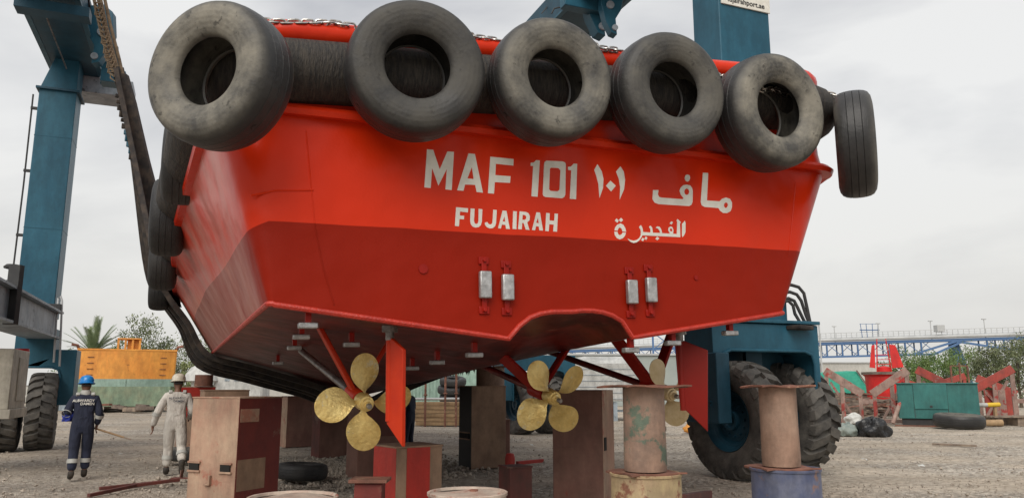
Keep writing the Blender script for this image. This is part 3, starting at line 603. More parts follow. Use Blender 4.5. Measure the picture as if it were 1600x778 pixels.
# ------------------------------------------------------------ tyre fenders hanging round the stern
def tyre_mesh():
    b = MB()
    prof = [(.285, -.13), (.30, -.165), (.33, -.185), (.40, -.212), (.47, -.218), (.53, -.205), (.572, -.175), (.592, -.135), (.600, -.095),
            (.603, -.082), (.597, -.078), (.603, -.074), (.606, -.03), (.607, .0-.004), (.600, .0), (.607, .004), (.606, .03), (.603, .074), (.597, .078), (.603, .082),
            (.600, .095), (.592, .135), (.572, .175), (.53, .205), (.47, .218), (.40, .212), (.33, .185), (.30, .165), (.285, .13),
            (.30, .12), (.33, .145), (.40, .172), (.47, .178), (.53, .155), (.56, .09), (.565, 0), (.56, -.09), (.53, -.155), (.47, -.178), (.40, -.172), (.33, -.145), (.30, -.12)]
    b.lathe(prof, 72, close=True)
    return b
TYm = None
def hang_tyre(label, c, n, D=1.2, width=1.1, group='aircraft tyres hung round the stern as fenders', roll=0, mt='rubber', dust=.5, ox=1, oz=1, hol=()):
    global TYm
    if TYm is None:
        o = tyre_mesh().build('fender_tyre', M['rubber'], None, sharp=50); TYm = o.data
    else:
        o = bpy.data.objects.new('fender_tyre', TYm); COL.objects.link(o)
    n = Vector(n).normalized(); upv = Vector((0, 0, 1)); x = upv.cross(n).normalized(); y = n.cross(x)
    m = Matrix((x, y, n)).transposed().to_4x4() @ Matrix.Rotation(roll, 4, 'Z') @ Matrix.Diagonal((D/1.214*ox, D/1.214*oz, D/1.214*width, 1)); m.translation = c
    o.matrix_basis = m; tag(o, label, 'tyre', group)
    o.material_slots[0].link = 'OBJECT'; o.material_slots[0].material = M[mt]; o.color = (dust, 0, 0, 1)
    for an_, zz_ in hol:
        q = MB(); ca, sa = cos(an_-roll), sin(an_-roll); q.cyl((.58*ca, .58*sa, zz_), (.6055*ca, .6055*sa, zz_), .030, 14); q.build('lashing_hole', M['dark_in'], o)
    # bolt holes through which the lashing chains pass
    return o
NB = Vector((sin(TH), -cos(TH), -.03))
hang_tyre('large fender tyre at the left corner of the stern, turned towards the left', P(345, 121, 6.2), (-.33, -.94, -.02), 1.19, roll=.3, dust=.75, hol=((R(-52), .02),))
hang_tyre('fender tyre second from the left on the stern, above the letters MA', P(648, 113, 6.75), NB+Vector((-.08, 0, 0)), 1.22, roll=1.3, dust=.18, hol=((R(-142), .02), (R(-38), .02)))
hang_tyre('fender tyre third from the left, above the white 101', P(858, 130, 7.2), NB, 1.18, roll=2.1, dust=.6, hol=((R(-140), .03),))
hang_tyre('fender tyre fourth from the left, above the Arabic name', P(1040, 147, 7.72), NB, 1.2, roll=3.3, dust=.3, hol=((R(-148), .03),))
hang_tyre('fender tyre fifth from the left with a chain running inside its hole', P(1200, 178, 8.2), NB+Vector((.04, 0, 0)), 1.25, roll=4.1, dust=.8, hol=((R(-52), .02),))
hang_tyre('smooth grooved fender tyre seen edge on at the right corner of the stern', P(1336, 226, 8.6), (.915, -.40, 0), 1.2, .92, roll=5)
SIDEG = 'dark tyres hung down the left side of the hull'
for lab, u, v, Y, D in (('topmost dark tyre on the left side, just under the corner tyre', 285, 252, 8.4, 1.0),
                   ('second dark tyre down the left side, its rounded shoulder facing out', 263, 340, 9.6, 1.0),
                   ('dark side tyre below the second one, partly behind the sling', 256, 405, 12.0, 1.0),
                   ('small looking dark side tyre furthest forward, above the orange pontoon', 250, 448, 15.2, .95)):
    c = at(u, v, Y); hang_tyre(lab, c, (-cos(TH), -sin(TH), 0), D, 1.1, SIDEG, mt='rubber_dark')

# chains
LK = None
def chain(label, pts, group='galvanised chains lashing the tyres to the rail', L=.085):
    global LK
    # resample the polyline
    seg = []; P_ = [Vector(p) for p in pts]; d = 0; res = [P_[0]]; acc = 0
    step = L*.72
    tot = sum((b-a).length for a, b in zip(P_, P_[1:])); n = int(tot/step)
    def along(s):
        for a, b in zip(P_, P_[1:]):
            l_ = (b-a).length
            if s <= l_: return a+(b-a)*(s/l_), (b-a).normalized()
            s -= l_
        return P_[-1], (P_[-1]-P_[-2]).normalized()
    root = thing('chain', label, 'chain', P_[0], 0, group)
    if LK is None:
        b = MB(); loop = []
        for i in range(16):
            a = 2*PI*i/16; loop.append((.027*sin(a), (.032 if cos(a) > 0 else -.032)*(abs(cos(a)) > .2)+.022*cos(a), 0))
        b.tube(loop, .0095, 8, close=True); o = b.build('link', M['chain'], root); LK = o.data
    else: o = None
    for i in range(min(n, 70)):
        p, d = along(i*step+.0001)
        if i or o is None: o = bpy.data.objects.new('link', LK); COL.objects.link(o); o.parent = root
        x = d.cross(Vector((0, 0, 1))).normalized(); z = x.cross(d)
        mm = Matrix((x, d, z)).transposed().to_4x4() @ Matrix.Rotation(R(90)*(i % 2)+R(20)+random.uniform(-.25, .25), 4, 'Y')
        mm.translation = p-P_[0]; o.matrix_basis = mm
    return root
def tw(u, v, y): return BM @ TL(u, v, y)
chain('bright chain along the red rail between the first and second tyre', [tw(402, 33, -.06), tw(440, 36, -.08), tw(480, 36, -.09), tw(520, 37, -.09), tw(565, 44, -.1)])
chain('bright chain on the rail between the second and third tyre', [tw(722, 52, -.07), tw(750, 60, -.09), tw(790, 66, -.07)])
chain('bright chain on the rail between the third and fourth tyre', [tw(918, 66, -.1), tw(940, 76, -.12), tw(975, 80, -.1)])
chain('bright chain between the fourth and fifth tyre in front of the blue post', [tw(1112, 112, -.2), tw(1124, 120, -.22), tw(1148, 124, -.2)])
chain('short chain hanging inside the hole of the fifth tyre', [tw(1166, 130, -.35), tw(1190, 140, -.36), tw(1212, 140, -.35), tw(1236, 152, -.3)])
chain('chain stretched from the rail to the tyre at the right corner', [tw(1262, 142, -.1), tw(1290, 146, -.12), tw(1312, 152, -.2), tw(1340, 154, -.42)])

# ------------------------------------------------------------ the travelling boat hoist
HM = Matrix.Rotation(TH, 3, 'Z'); HR = HM @ Vector((1, 0, 0)); HF = HM @ Vector((0, 1, 0))
hoist = thing('boat_hoist', 'tall blue travelling boat hoist on rubber wheels that carries the red boat in slings', 'boat hoist', (0, 18, 0))
HI = inv(hoist)
BZ = 10.75
def hp(name, mt, bevel=0, parent=hoist, **k): return lambda mb: mb.build(name, mt, parent, bevel, **k)
def post(c, w, d, z0, z1, mt='teal'):
    b = MB(HI); b.box(c+Vector((0, 0, (z0+z1)/2)), (w, d, z1-z0), rz=TH); b.build('post', M[mt], hoist, .02)
    f = MB(HI); f.box(c+Vector((0, 0, z1+.02)), (w+.16, d+.16, .07), rz=TH); f.build('post_flange', M['teal_dk'], hoist, .01)
    for zz_ in (z0+2.4, z0+5.0):
        f = MB(HI); f.box(c+Vector((0, 0, zz_)), (w+.012, d+.012, .014), rz=TH); f.build('weld_band', M[mt], hoist)
# near right post
PR = XZ(1172, 14.6)
post(PR, 1.22, .85, 2.6, 11.4)
PL = XZ(46, 20.9); post(PL, .92, .9, 3.4, 9.75)
PF = PR+HF*12.2-HR*.3; post(PF, 1.1, .85, 2.6, 10.7)
# tapered head and underside box of the left post
b = MB(HI); c = PL
for z0_, z1_, w0, w1 in ((9.8, 10.7, .9, .62),):
    b.add([HI.inverted() @ Vector((0,0,0))]*0, [])
    vs = []
    for z, w in ((z0_, w0), (z1_, w1)):
        for sx_, sy_ in ((-1,-1),(1,-1),(1,1),(-1,1)): vs.append(c+HR*(sx_*w/2+(w0-w)/2)+HF*(sy_*.42)+Vector((0, 0, z)))
    b.add(vs, [(0,1,5,4),(1,2,6,5),(2,3,7,6),(3,0,4,7),(4,5,6,7),(3,2,1,0)])
b.build('post_head', M['teal'], hoist, .01)
# top longitudinal beams
def topbeam(p, n, f, z, w, h_):
    b = MB(HI); a = p-HF*n; e = p+HF*f; b.beam(a+Vector((0,0,z+h_/2)), e+Vector((0,0,z+h_/2)), w, h_); b.build('top_beam', M['teal_dk'], hoist, .02)
    for s_ in (-1, 1):
        q = MB(HI); q.beam(a+HR*s_*(w/2+.06)+Vector((0,0,z+.02)), e+HR*s_*(w/2+.06)+Vector((0,0,z+.02)), .13, .05); q.build('beam_flange', M['teal'], hoist)
topbeam(PL+HR*.25, 10, 1.0, 10.7, 1.15, 1.1)
topbeam(PR-HR*.62, 2.0, 13.5, 11.3, 1.15, 1.0)
b = MB(HI); b.beam(PL+HR*.1+HF*1.2+Vector((0,0,10.45)), PL+HR*1.75+HF*1.2+Vector((0,0,10.45)), 1.1, .5); b.build('cross_box', M['greysteel'], hoist, .015)
# hydraulic hook blocks and pipes on the left beam
def hook(c, rz, k=1.0):
    b = MB(HI); m = Matrix.Translation(c) @ Matrix.Rotation(rz, 4, 'Z') @ Matrix.Scale(k, 4)
    poly = [(-.35, 1.0), (.1, 1.1), (.35, .9), (.42, .3), (.30, -.2), (.12, -.55), (-.05, -.6), (-.02, -.1), (-.2, .2)]
    b.prism(poly, -.15, .15, m); bo = b.build('hook_block', M['teal'], hoist, .008)
    for px_, pz_, pr_ in ((.15, .3, .12), (.1, .8, .08), (.02, -.4, .09)):
        q = MB(HI); q.add(*tr(MB().cyl((px_, -.2, pz_), (px_, .2, pz_), pr_, 18), m)); q.build('block_pin', M['greysteel'], bo)
    return bo
def tr(mb, m): return [m @ v for v in mb.v], mb.f
hook(at(152, 70, 19.3), R(10)); hook(at(163, 108, 20.2), R(14), .8)
hk = hook(at(937, 20, 18.6), R(200), 1.2); hook(at(958, 28, 18.0), R(195), .85)
b = MB(HI); b.box(at(912, 4, 18.2), (1.2, .3, .5), rz=TH); b.build('trolley', M['teal'], hoist, .02)
b = MB(HI); p = [at(u, v, 18.8) for u, v in ((862, 22), (866, 14), (874, 12), (884, 16))]; b.tube(p, .02, 6); b.build('hydraulic_hose', M['black'], hoist)
b = MB(HI); b.beam(at(846, 22, 20), at(880, -18, 20), .025, .025); b.build('guy_wire', M['black'], hoist)
b = MB(HI); b.beam(at(128, -10, 18.6), at(139, 60, 19.6), .05, .05); b.build('hydraulic_pipe', M['black'], hoist)
b = MB(HI); b.beam(at(137, -10, 18.7), at(147, 66, 19.8), .05, .05); b.build('hydraulic_pipe', M['black'], hoist)
b = MB(HI); b.beam(at(62, 0, 17.2), at(104, 108, 20.3), .03, .03); b.build('power_cable', M['steel'], hoist)
b = MB(HI); b.box(at(84, 17, 17.0), (1.55, .45, .25), rz=TH); b.build('splice_plate', M['teal_dk'], hoist, .01)
b = MB(HI); b.box(at(178, 124, 20.0), (.6, .5, .35), rz=TH); b.build('bracket', M['teal'], hoist, .01)
# cable conduit down the left post
b = MB(HI); q = PL-HR*.62-HF*.3
b.tube([q+Vector((0,0,9.6)), q+Vector((.02,0,7)), q+Vector((0,0,4.6))], .022, 6); b.build('power_cable', M['black'], hoist)
for z in (9.2, 7.4, 5.6, 4.7):
    f = MB(HI); f.box(q+HR*.09+Vector((0,0,z)), (.22, .08, .07), rz=TH); f.build('cable_bracket', M['black'], hoist)
# lower grey beam on the left side
LB = XZ(58, 19.9)
b = MB(HI); b.beam(LB+Vector((0,0,3.12)), LB-HF*9+Vector((0,0,3.12)), .6, .60); b.build('lower_beam', M['greysteel'], hoist, .02)
b = MB(HI); b.beam(LB+HR*.05+Vector((0,0,2.79)), LB+HR*.05-HF*9+Vector((0,0,2.79)), .76, .05); b.build('beam_flange', M['greysteel'], hoist)
b = MB(HI); b.beam(LB+HR*.05+Vector((0,0,3.45)), LB+HR*.05-HF*9+Vector((0,0,3.45)), .76, .05); b.build('beam_flange', M['greysteel'], hoist)
b = MB(HI); b.beam(LB+HR*.36-HF*5.6+Vector((0,0,2.75)), LB+HR*.36-HF*5.6+Vector((0,0,3.9)), .14, .22); b.build('cable_ladder', M['black'], hoist)
b = MB(HI); b.box(at(82, 480, 19.6), (.42, .3, .16), rz=TH); b.build('lamp_bracket', M['black'], hoist, .01)
# exhaust
e = at(18, 430, 15.5); b = MB(HI); b.lathe([(0, -.35), (.06, -.35), (.065, .12), (.15, .14), (.16, .17), (.11, .22), (0, .23)], 20, Matrix.Translation(e)); b.build('exhaust_pipe', M['black'], hoist)
b = MB(HI); b.cyl(e+Vector((-.25, -.1, -.25)), e+Vector((.05, .1, -.22)), .14, 18); b.build('silencer', M['black'], hoist)
# handrail
b = MB(HI); H0 = [at(84, 566, 19.5), at(88, 500, 19.6), at(91, 466, 19.7), at(95, 463, 19.7), at(97, 470, 19.7), at(93, 572, 19.6)]; b.tube(H0, .025, 8); b.build('handrail', M['pipegrey'], hoist)
# engine house
b = MB(HI); E = at(-20, 592, 15.4); b.box(E, (1.1, 1.5, 1.15), rz=TH); eb = b.build('engine_box', M['gen'], hoist, .015)
b = MB(HI); b.box(E+HR*.56+HF*.15, (.02, .75, .85), rz=TH); b.build('door', M['gen'], eb, .008)
b = MB(HI); b.box(E+Vector((0,0,-.66)), (1.2, 1.6, .18), rz=TH); b.build('base_frame', M['gen'], hoist, .01)
b = MB(HI); b.cyl(at(33, 545, 17), at(31, 570, 17), .16, 18); b.build('fire_extinguisher', M['buoyred'], hoist)
# wheel portals
def portal(c, wide, z0, z1, leg, dep, zleg, mt='teal'):
    b = MB(HI)
    arch = [(-wide/2, zleg), (-wide/2, z1), (wide/2, z1), (wide/2, zleg), (wide/2-leg, zleg), (wide/2-leg, z0-.22), (wide/2-leg-.06, z0-.06), (wide/2-leg-.22, z0), (-wide/2+leg+.22, z0), (-wide/2+leg+.06, z0-.06), (-wide/2+leg, z0-.22), (-wide/2+leg, zleg)]
    m = Matrix.Translation(c) @ Matrix.Rotation(TH, 4, 'Z'); b.prism(arch, -dep/2, dep/2, m); o = b.build('wheel_frame', M[mt], hoist, .02)
    rim = MB(HI); q = [m @ Vector((x, -dep/2-.015, z)) for x, z in arch[4:12]]; rim.tube(q, .03, 8); rim.build('arch_trim', M[mt], o)
    return o
WT = None; WR = None
def wheel(c, rz, D=2.05):
    global WT, WR
    if WT is None:
        # rim disc is the part, tyre a sub-part; axis along local X
        mx_ = Matrix.Rotation(R(90), 4, 'Y')
        r = MB(); r.lathe([(0, -.16), (.10, -.16), (.12, -.20), (.17, -.20), (.18, -.12), (.36, -.08), (.40, -.14), (.45, -.16), (.50, -.24), (.53, -.27), (.54, -.24), (.5, 0), (.54, .24), (.53, .27), (.5, .24), (.45, .16), (.40, .14), (.36, .08), (.18, .12), (.12, .2), (0, .2)], 40, mx_)
        for i in range(12):
            a = 2*PI*i/12; c_ = Vector((0, .27*cos(a), .27*sin(a))); r.cyl(c_+Vector((-.13, 0, 0)), c_+Vector((.13, 0, 0)), .022, 8)
        WR = r
        t = MB(); t.lathe([(.52, -.24), (.56, -.28), (.66, -.32), (.80, -.335), (.90, -.32), (.945, -.27), (.955, -.1), (.955, .1), (.945, .27), (.90, .32), (.80, .335), (.66, .32), (.56, .28), (.52, .24), (.5, 0)], 72, mx_, close=True)
        NL = 22
        for side in (-1, 1):
            for i in range(NL):
                a0 = 2*PI*(i+(.5 if side > 0 else 0))/NL; da = 2*PI/NL
                st_ = [(0.0, .955, 1.022, .00), (.10, .955, 1.025, .18), (.20, .95, 1.022, .26), (.28, .94, 1.005, .45), (.325, .90, .965, .58), (.345, .84, .87, .62)]
                top = []; 
                vs = []
                for (xx, r0, r1, sh) in st_:
                    w = da*.27 if xx < .25 else da*.31
                    for rr_, ww in ((r0, w*1.15), (r1, w)):
                        for q in (-1, 1):
                            a = a0+sh*da+q*ww; vs.append((side*xx, rr_*cos(a), rr_*sin(a)))
                fs = []
                for k_ in range(len(st_)-1):
                    A = k_*4; B = A+4
                    fs += [(A, A+2, B+2, B), (A+2, A+3, B+3, B+2), (A+3, A+1, B+1, B+3)]
                fs += [(0, 1, 3, 2), ((len(st_)-1)*4, (len(st_)-1)*4+2, (len(st_)-1)*4+3, (len(st_)-1)*4+1)]
                t.add(vs, fs)
        WT = t
        ro = WR.build('wheel', M['teal_dk'], hoist, sharp=30); to = WT.build('tyre', M['tread'], ro, sharp=35)
        wheel.m = (ro, to)
    else:
        ro = wheel.m[0].copy(); COL.objects.link(ro); ro.parent = hoist; to = wheel.m[1].copy(); COL.objects.link(to); to.parent = ro
    k = D/2.05
    ro.matrix_basis = HI @ Matrix.Translation(c+Vector((0, 0, D/2-.03))) @ Matrix.Rotation(rz, 4, 'Z') @ Matrix.Scale(k, 4) @ Matrix.Rotation(random.uniform(0, 6), 4, 'X')
    return ro
wa = XZ(1150, 13.75); wb_ = XZ(1226, 14.9)
wheel(wa, TH+R(6)); wheel(wb_, TH+R(6))
pc = XZ(1178, 14.2); po = portal(pc, 2.35, 2.2, 2.68, .14, .85, 1.0)
b = MB(HI); b.box(pc+Vector((0,0,2.72)), (2.40, .95, .06), rz=TH); b.build('frame_top', M['teal'], po, .01)
b = MB(HI); b.box(pc-HR*1.06-HF*.03+Vector((0,0,1.55)), (.28, 1.0, 1.2), rz=TH); b.build('side_plate', M['teal_dk'], po, .02)
b = MB(HI); b.box(pc+HF*.36+Vector((0,0,2.05)), (2.1, .06, 1.1), rz=TH); b.build('inner_plate', M['teal_dk'], po, .01)
for z in (1.32, 1.26):
    b = MB(HI); b.box(pc-HR*1.215-HF*.2+Vector((0,0,z)), (.03, .3, .03), rz=TH); b.build('step', M['teal_dk'], po)
b = MB(HI); b.beam(pc+Vector((0, 0, 2.2)), pc+Vector((0, 0, 1.0)), .2, .3); b.build('axle_bracket', M['teal_dk'], po, .01)
wheel(XZ(70, 20.0), TH+R(6), 1.95); wheel(XZ(14, 19.6), TH+R(6), 1.95)
pc2 = XZ(60, 20.1); portal(pc2, 1.7, 2.05, 2.5, .32, .8, 1.1)
b = MB(HI); b.box(pc2-HR*.1+Vector((0,0,2.75)), (.9, .8, .55), rz=TH); b.build('post_foot', M['teal'], hoist, .02)
wheel(XZ(812, 26.2), TH+R(6), 2.0); wheel(XZ(856, 26.7), TH+R(6), 2.0)
pc3 = XZ(835, 26.4); portal(pc3, 2.7, 2.1, 2.6, .4, .85, 1.1)
# hoses on the right portal
b = MB(HI)
for k_, (u0, v0, uh, vh) in enumerate(((1236, 445, 1256, 458), (1234, 456, 1252, 470), (1232, 466, 1246, 480), (1232, 470, 1242, 490))):
    b.tube([at(u0-6, v0+1, 14.3), at(u0, v0, 14.3), at((u0+uh)/2+2, (v0+vh)/2-3, 14.3), at(uh, vh, 14.3), at(uh+(1264-uh)*.6, vh+22, 14.3), at(1266-k_*1.5, 505, 14.3), at(1268-k_*1.5, 522, 14.3)], .032, 8)
b.build('hydraulic_hose', M['black'], hoist)
b = MB(HI); b.box(at(1250, 512, 14.0), (.45, .3, .08), rz=TH+.3); b.build('rag', M['sling'], hoist, .02)
# sign board on the right post
sg = MB(HI); c0 = PR-HF*.445+HR*.03; sz = 9.27
sgo_c = c0+Vector((0, 0, sz)); sg.box(sgo_c, (1.18, .03, .62), rz=TH); sgo = sg.build('sign_board', M['white_paint'], hoist)
vs, fs = text_mb('fujairahport.ae', .155, None)
m = Matrix.Translation(c0-HF*.02+Vector((.0, 0, sz-.20))) @ Matrix.Rotation(TH, 4, 'Z') @ Matrix.Rotation(R(90), 4, 'X')
tb = MB(HI); tb.add([m @ Vector(v) for v in vs], fs); tb.build('sign_lettering', M['black'], sgo, recalc=False)
vs, fs = text_mb('SWL 40 T', .16, None)
m = Matrix.Translation(at(921, 10, 17.6)) @ Matrix.Rotation(TH, 4, 'Z') @ Matrix.Rotation(R(90), 4, 'X') @ Matrix.Rotation(R(-20), 4, 'Z')

# slings
def strap(label, pts, w, th, n=(0, 1, 0)):
    r = thing('sling', label, 'sling', pts[0], 0, 'lifting slings round the hull'); b = MB(inv(r))
    # catmull smooth
    Q = [Vector(p) for p in pts]; out = []
    for i in range(len(Q)-1):
        p0, p1, p2, p3 = Q[max(i-1, 0)], Q[i], Q[i+1], Q[min(i+2, len(Q)-1)]
        for k_ in range(6):
            t = k_/6; out.append(.5*((2*p1)+(p2-p0)*t+(2*p0-5*p1+4*p2-p3)*t*t+(3*p1-p0-3*p2+p3)*t**3))
    out.append(Q[-1]); rows = []
    side = FW.normalized()
    for i, p in enumerate(out):
        d = (out[min(i+1, len(out)-1)]-out[max(i-1, 0)]).normalized(); nn = d.cross(side).normalized()
        wv = side*(w/2)*(1+.06*sin(i*1.3))
        rows.append([p-wv-nn*th/2, p+wv-nn*th/2, p+wv+nn*th/2, p-wv+nn*th/2, p-wv-nn*th/2])
    b.grid(rows, False); b.add(rows[0][:4], [(0,1,2,3)]); b.add(rows[-1][:4], [(3,2,1,0)])
    b.build('webbing', M['sling'], r, .008, sharp=30); return r
def BL(x, y, z): return BM @ Vector((x, y, z-1.9))
topL = at(150, -14, 15.4); midL = at(187, 118, 15.5)
zk = lambda y: interp(KZ, y)+1.9
for i, (y, lab) in enumerate(((9.6, 'dark webbing sling nearest to the viewer under the hull'), (10.25, 'middle webbing sling pressed between the other two under the hull'), (10.8, 'webbing sling hanging loosest of the group and running up to the left hoist beam'), (11.4, 'farthest forward webbing sling, lowest of the group under the hull'))):
    kx = interp(KN, y)+.12; cx = interp(CH, y)+.05; ky = interp(KEEL, y)+1.85; 
    a = BL(-kx-.30-.1*i, y, zk(y)+.6)
    top = at(182+i*3, 112, 15.5+.15*i); q = .075*i+.02; dn = .05*i+.012*sin(i*2.3)
    strap(lab, [top, top.lerp(a, .5), a, BL(-kx-.06-q, y, zk(y)), BL(-(kx+cx)/2-.03-q, y, (zk(y)+2.28)/2), BL(-cx-.02-q, y, 2.24-dn), BL(-cx*.75, y, (2.28*.75+ky*.25)-.06-dn*1.5), BL(-cx*.4, y, (2.28*.4+ky*.6)-.06-dn*1.3), BL(0, y, ky-.06-dn),
               BL(cx*.5, y, (2.28*.5+ky*.5)-.05), BL(cx+.02, y, 2.26), BL(kx+.08, y, zk(y)+.1), BL(kx+.3, y, zk(y)+.8), PF-HF*3.5-HR*1.1+Vector((0, 0, 10.6))], random.uniform(.42, .62), .10)
r = thing('sling_sleeve', 'broad dark sleeve over the sling left of the corner tyre', 'sling sleeve', midL, 0); b = MB(inv(r)); rows = []
for u, v, Y, w in ((181, 116, 15.4, .10), (188, 117, 15.4, .15), (200, 160, 15.4, .155), (220, 250, 15.45, .165), (238, 320, 15.5, .17), (250, 372, 15.6, .17), (258, 430, 15.8, .15), (272, 480, 15.9, .13)):
    p = at(u, v, Y); rows.append([p+Vector((-w, -.05, .03)), p+Vector((w, -.05, 0)), p+Vector((w, .07, 0)), p+Vector((-w, .07, .03)), p+Vector((-w, -.05, .03))])
b.grid(rows, False); b.add(rows[0][:4], [(0, 1, 2, 3)]); b.add(rows[-1][:4], [(3, 2, 1, 0)]); b.build('sleeve_webbing', M['sling'], r, .01)
r = thing('timber_batten', 'thin orange brown timber batten along the left sling', 'batten', at(245, 370, 15.2)); b = MB(inv(r)); b.beam(at(229, 342, 15.3), at(246, 412, 15.4), .07, .05); b.beam(at(246, 412, 15.4), at(262, 478, 15.6), .07, .05); b.build('batten_strip', M['wood'], r)
# the hanging rope and frayed cover of the left sling
r = thing('hoist_rope', 'bundle of brown ropes from the hoist beam down to the left sling', 'rope', (0, 15, 8)); b = MB(inv(r))
for k_ in range(4):
    b2 = MB(inv(r)); o_ = Vector((.07*k_-.1, .05*(k_ % 2), 0)); b2.tube([at(150, -20, 15.3)+o_, at(163, 40, 15.4)+o_, at(176, 90, 15.45)+o_, at(186, 122, 15.5)+o_*.7], .035, 8); b2.build('strand', M['rope'], r)
for k_ in range(16):
    p = at(158+k_*1.7, 6+k_*7.5, 15.3); b = MB(inv(r)); a = random.uniform(0, 3); b.tube([p+Vector((-.12-.03*sin(a), 0, .03)), p+Vector((-.14, 0, -.1-.05*sin(a*3))), p+Vector((-.02, -.02, -.14)), p+Vector((.02, 0, 0))], .018, 6, close=True); b.build('frayed_loop', M['rope'], r)
r = thing('sling_fitting', 'string of small worn blue shackles hanging beside the left sling', 'shackles', at(200, 230, 15.2))
for k_ in range(13):
    b = MB(inv(r)); p = at(183+k_*2.3, 150+k_*9.5, 15.2); b.box(p, (random.uniform(.06, .13), .06, random.uniform(.06, .14)), rz=random.random()); b.build('shackle', M['teal'] if 5 < k_ < 10 else M['sling'], r, .01)

# weed and mud hanging under the middle of the hull
r = thing('hanging_weed', 'ragged dark weed hanging from the far slings under the hull', 'weed', at(740, 570, 19)); b = MB(inv(r)); yb = 19.6
for k_ in range(60):
    u = 690+k_*1.35; v = 585-k_*.28; p = at(u, v, yb); hh = random.uniform(.03, .16)
    b.add([p+Vector((-.04, 0, .08)), p+Vector((.04, .02, .08)), p+Vector((random.uniform(-.03, .03), .01, -hh))], [(0, 1, 2)])
tag(b.build('weed_strands', M['alga'], r, recalc=False), None, None)

# ------------------------------------------------------------ keel blocks, stands and drums
def depth_of(Y): return Y*.9845
def block(name, label, uc, Y, lpx, rpx, rel, h, mats, group=None, cat='support block', slots=(), right_corner=False, patch=None):
    az = math.atan2((uc-800)/F, 1.0); dp = Y
    rot = R(rel)-az
    d = lpx*dp/(F*abs(sin(R(rel)))) ; w = rpx*dp/(F*cos(R(rel)))
    c = XZ(uc, Y)
    t = thing(name, label, cat, c, rot, group)
    b = MB(); b.box((w/2, d/2, h/2), (w, d, h)); o = b.build('box_body', M[mats], t, .012)
    f = MB(); f.box((w/2, d/2, h+.006), (w+.015, d+.015, .02)); f.build('top_plate', M[mats], t, .004)
    for (face, x, z, sw, sh) in slots:
        q = MB()
        if sw < .05: q.box((-.02, x*d, z), (.04, sw, sh)); q.box((-.02, x*d+.04, z-sh/2), (.04, .1, .02)); q.build('lifting_tab', M[mats], t, .004); continue
        if face == 'l': q.box((.0+.015-.02, x*d, z), (.034, sw, sh))
        else: q.box((x*w, -.0+.015-.02, z), (sw, .034, sh))
        so_ = q.build('fork_slot', M['dark_in'], t)
        for dz in (-1, 1):
            e = MB()
            if face == 'l': e.box((-.012, x*d, z+dz*(sh/2+.012)), (.03, sw+.05, .024))
            else: e.box((x*w, -.012, z+dz*(sh/2+.012)), (sw+.05, .03, .024))
            e.build('slot_frame', M[mats], so_)
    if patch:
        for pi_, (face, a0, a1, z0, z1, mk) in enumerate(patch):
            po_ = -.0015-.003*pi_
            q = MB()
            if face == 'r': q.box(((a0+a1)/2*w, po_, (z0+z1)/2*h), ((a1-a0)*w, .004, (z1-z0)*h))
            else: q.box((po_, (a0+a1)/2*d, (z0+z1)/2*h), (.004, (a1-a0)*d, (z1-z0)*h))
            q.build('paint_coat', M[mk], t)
    return t
KB = 'steel keel blocks standing under the boat'
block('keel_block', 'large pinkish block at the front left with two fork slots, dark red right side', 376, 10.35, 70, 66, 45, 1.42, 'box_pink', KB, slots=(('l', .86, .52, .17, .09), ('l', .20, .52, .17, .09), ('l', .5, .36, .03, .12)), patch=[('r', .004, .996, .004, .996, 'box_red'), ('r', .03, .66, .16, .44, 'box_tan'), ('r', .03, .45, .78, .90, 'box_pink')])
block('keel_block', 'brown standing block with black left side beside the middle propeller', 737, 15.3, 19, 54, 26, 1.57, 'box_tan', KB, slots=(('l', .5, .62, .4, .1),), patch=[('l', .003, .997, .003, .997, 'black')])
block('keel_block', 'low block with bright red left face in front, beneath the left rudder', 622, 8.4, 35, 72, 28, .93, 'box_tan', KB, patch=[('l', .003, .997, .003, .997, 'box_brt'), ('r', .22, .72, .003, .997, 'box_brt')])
# tan block right of the middle propeller: its near corner is at the right
az = math.atan2(140/F, 1); t = thing('keel_block', 'dark brown block with a pink right edge right of the middle propeller', 'support block', XZ(940, 9.9), R(-14)-az, KB)
b = MB(); b.box((-.33, .3, .765), (.66, .6, 1.53)); b.build('box_body', M['box_brown'], t, .012)
b = MB(); b.box((.0015, .3, .765), (.004, .598, 1.526)); b.build('paint_coat', M['box_pink'], t)
b = MB(); b.box((-.52, -.006, .80), (.27, .02, .012)); b.build('weld_strip', M['box_brown'], t)
b = MB(); b.box((.004, .1, .86), (.02, .1, .16)); b.build('fork_slot', M['dark_in'], t)
block('keel_block', 'small dark maroon block between the middle block and the tan one', 797, 9.6, 18, 34, 28, .60, 'box_maroon', KB)
block('keel_block', 'red and pink block behind the worker in white', 283, 19.6, 3, 50, 3, 1.55, 'box_pink', KB, patch=[('r', .003, .997, .52, .998, 'box_brt')])
block('keel_block', 'narrow beige block top showing behind the large front left block', 320, 13.3, 6, 66, 5, 1.50, 'box_tan', KB)
block('keel_block', 'brown block with a pale left edge far under the hull', 451, 20.6, 9, 44, 20, 1.30, 'box_brown', KB, patch=[('l', .003, .997, .003, .997, 'box_pink')])
block('keel_block', 'brown block with red left side under the keel behind the left propeller', 503, 17.6, 12, 44, 22, 1.25, 'box_brown', KB, patch=[('l', .003, .997, .003, .997, 'box_maroon')], slots=(('l', .4, 1.0, .08, .10),))
block('keel_block', 'tall brown block directly beneath the left propeller', 562, 13.6, 17, 64, 20, 1.30, 'box_brown', KB, patch=[('r', .003, .997, .55, .997, 'box_maroon')])
block('keel_block', 'dark red block far behind the left propeller', 470, 24.0, 10, 60, 15, 1.52, 'box_maroon', KB)
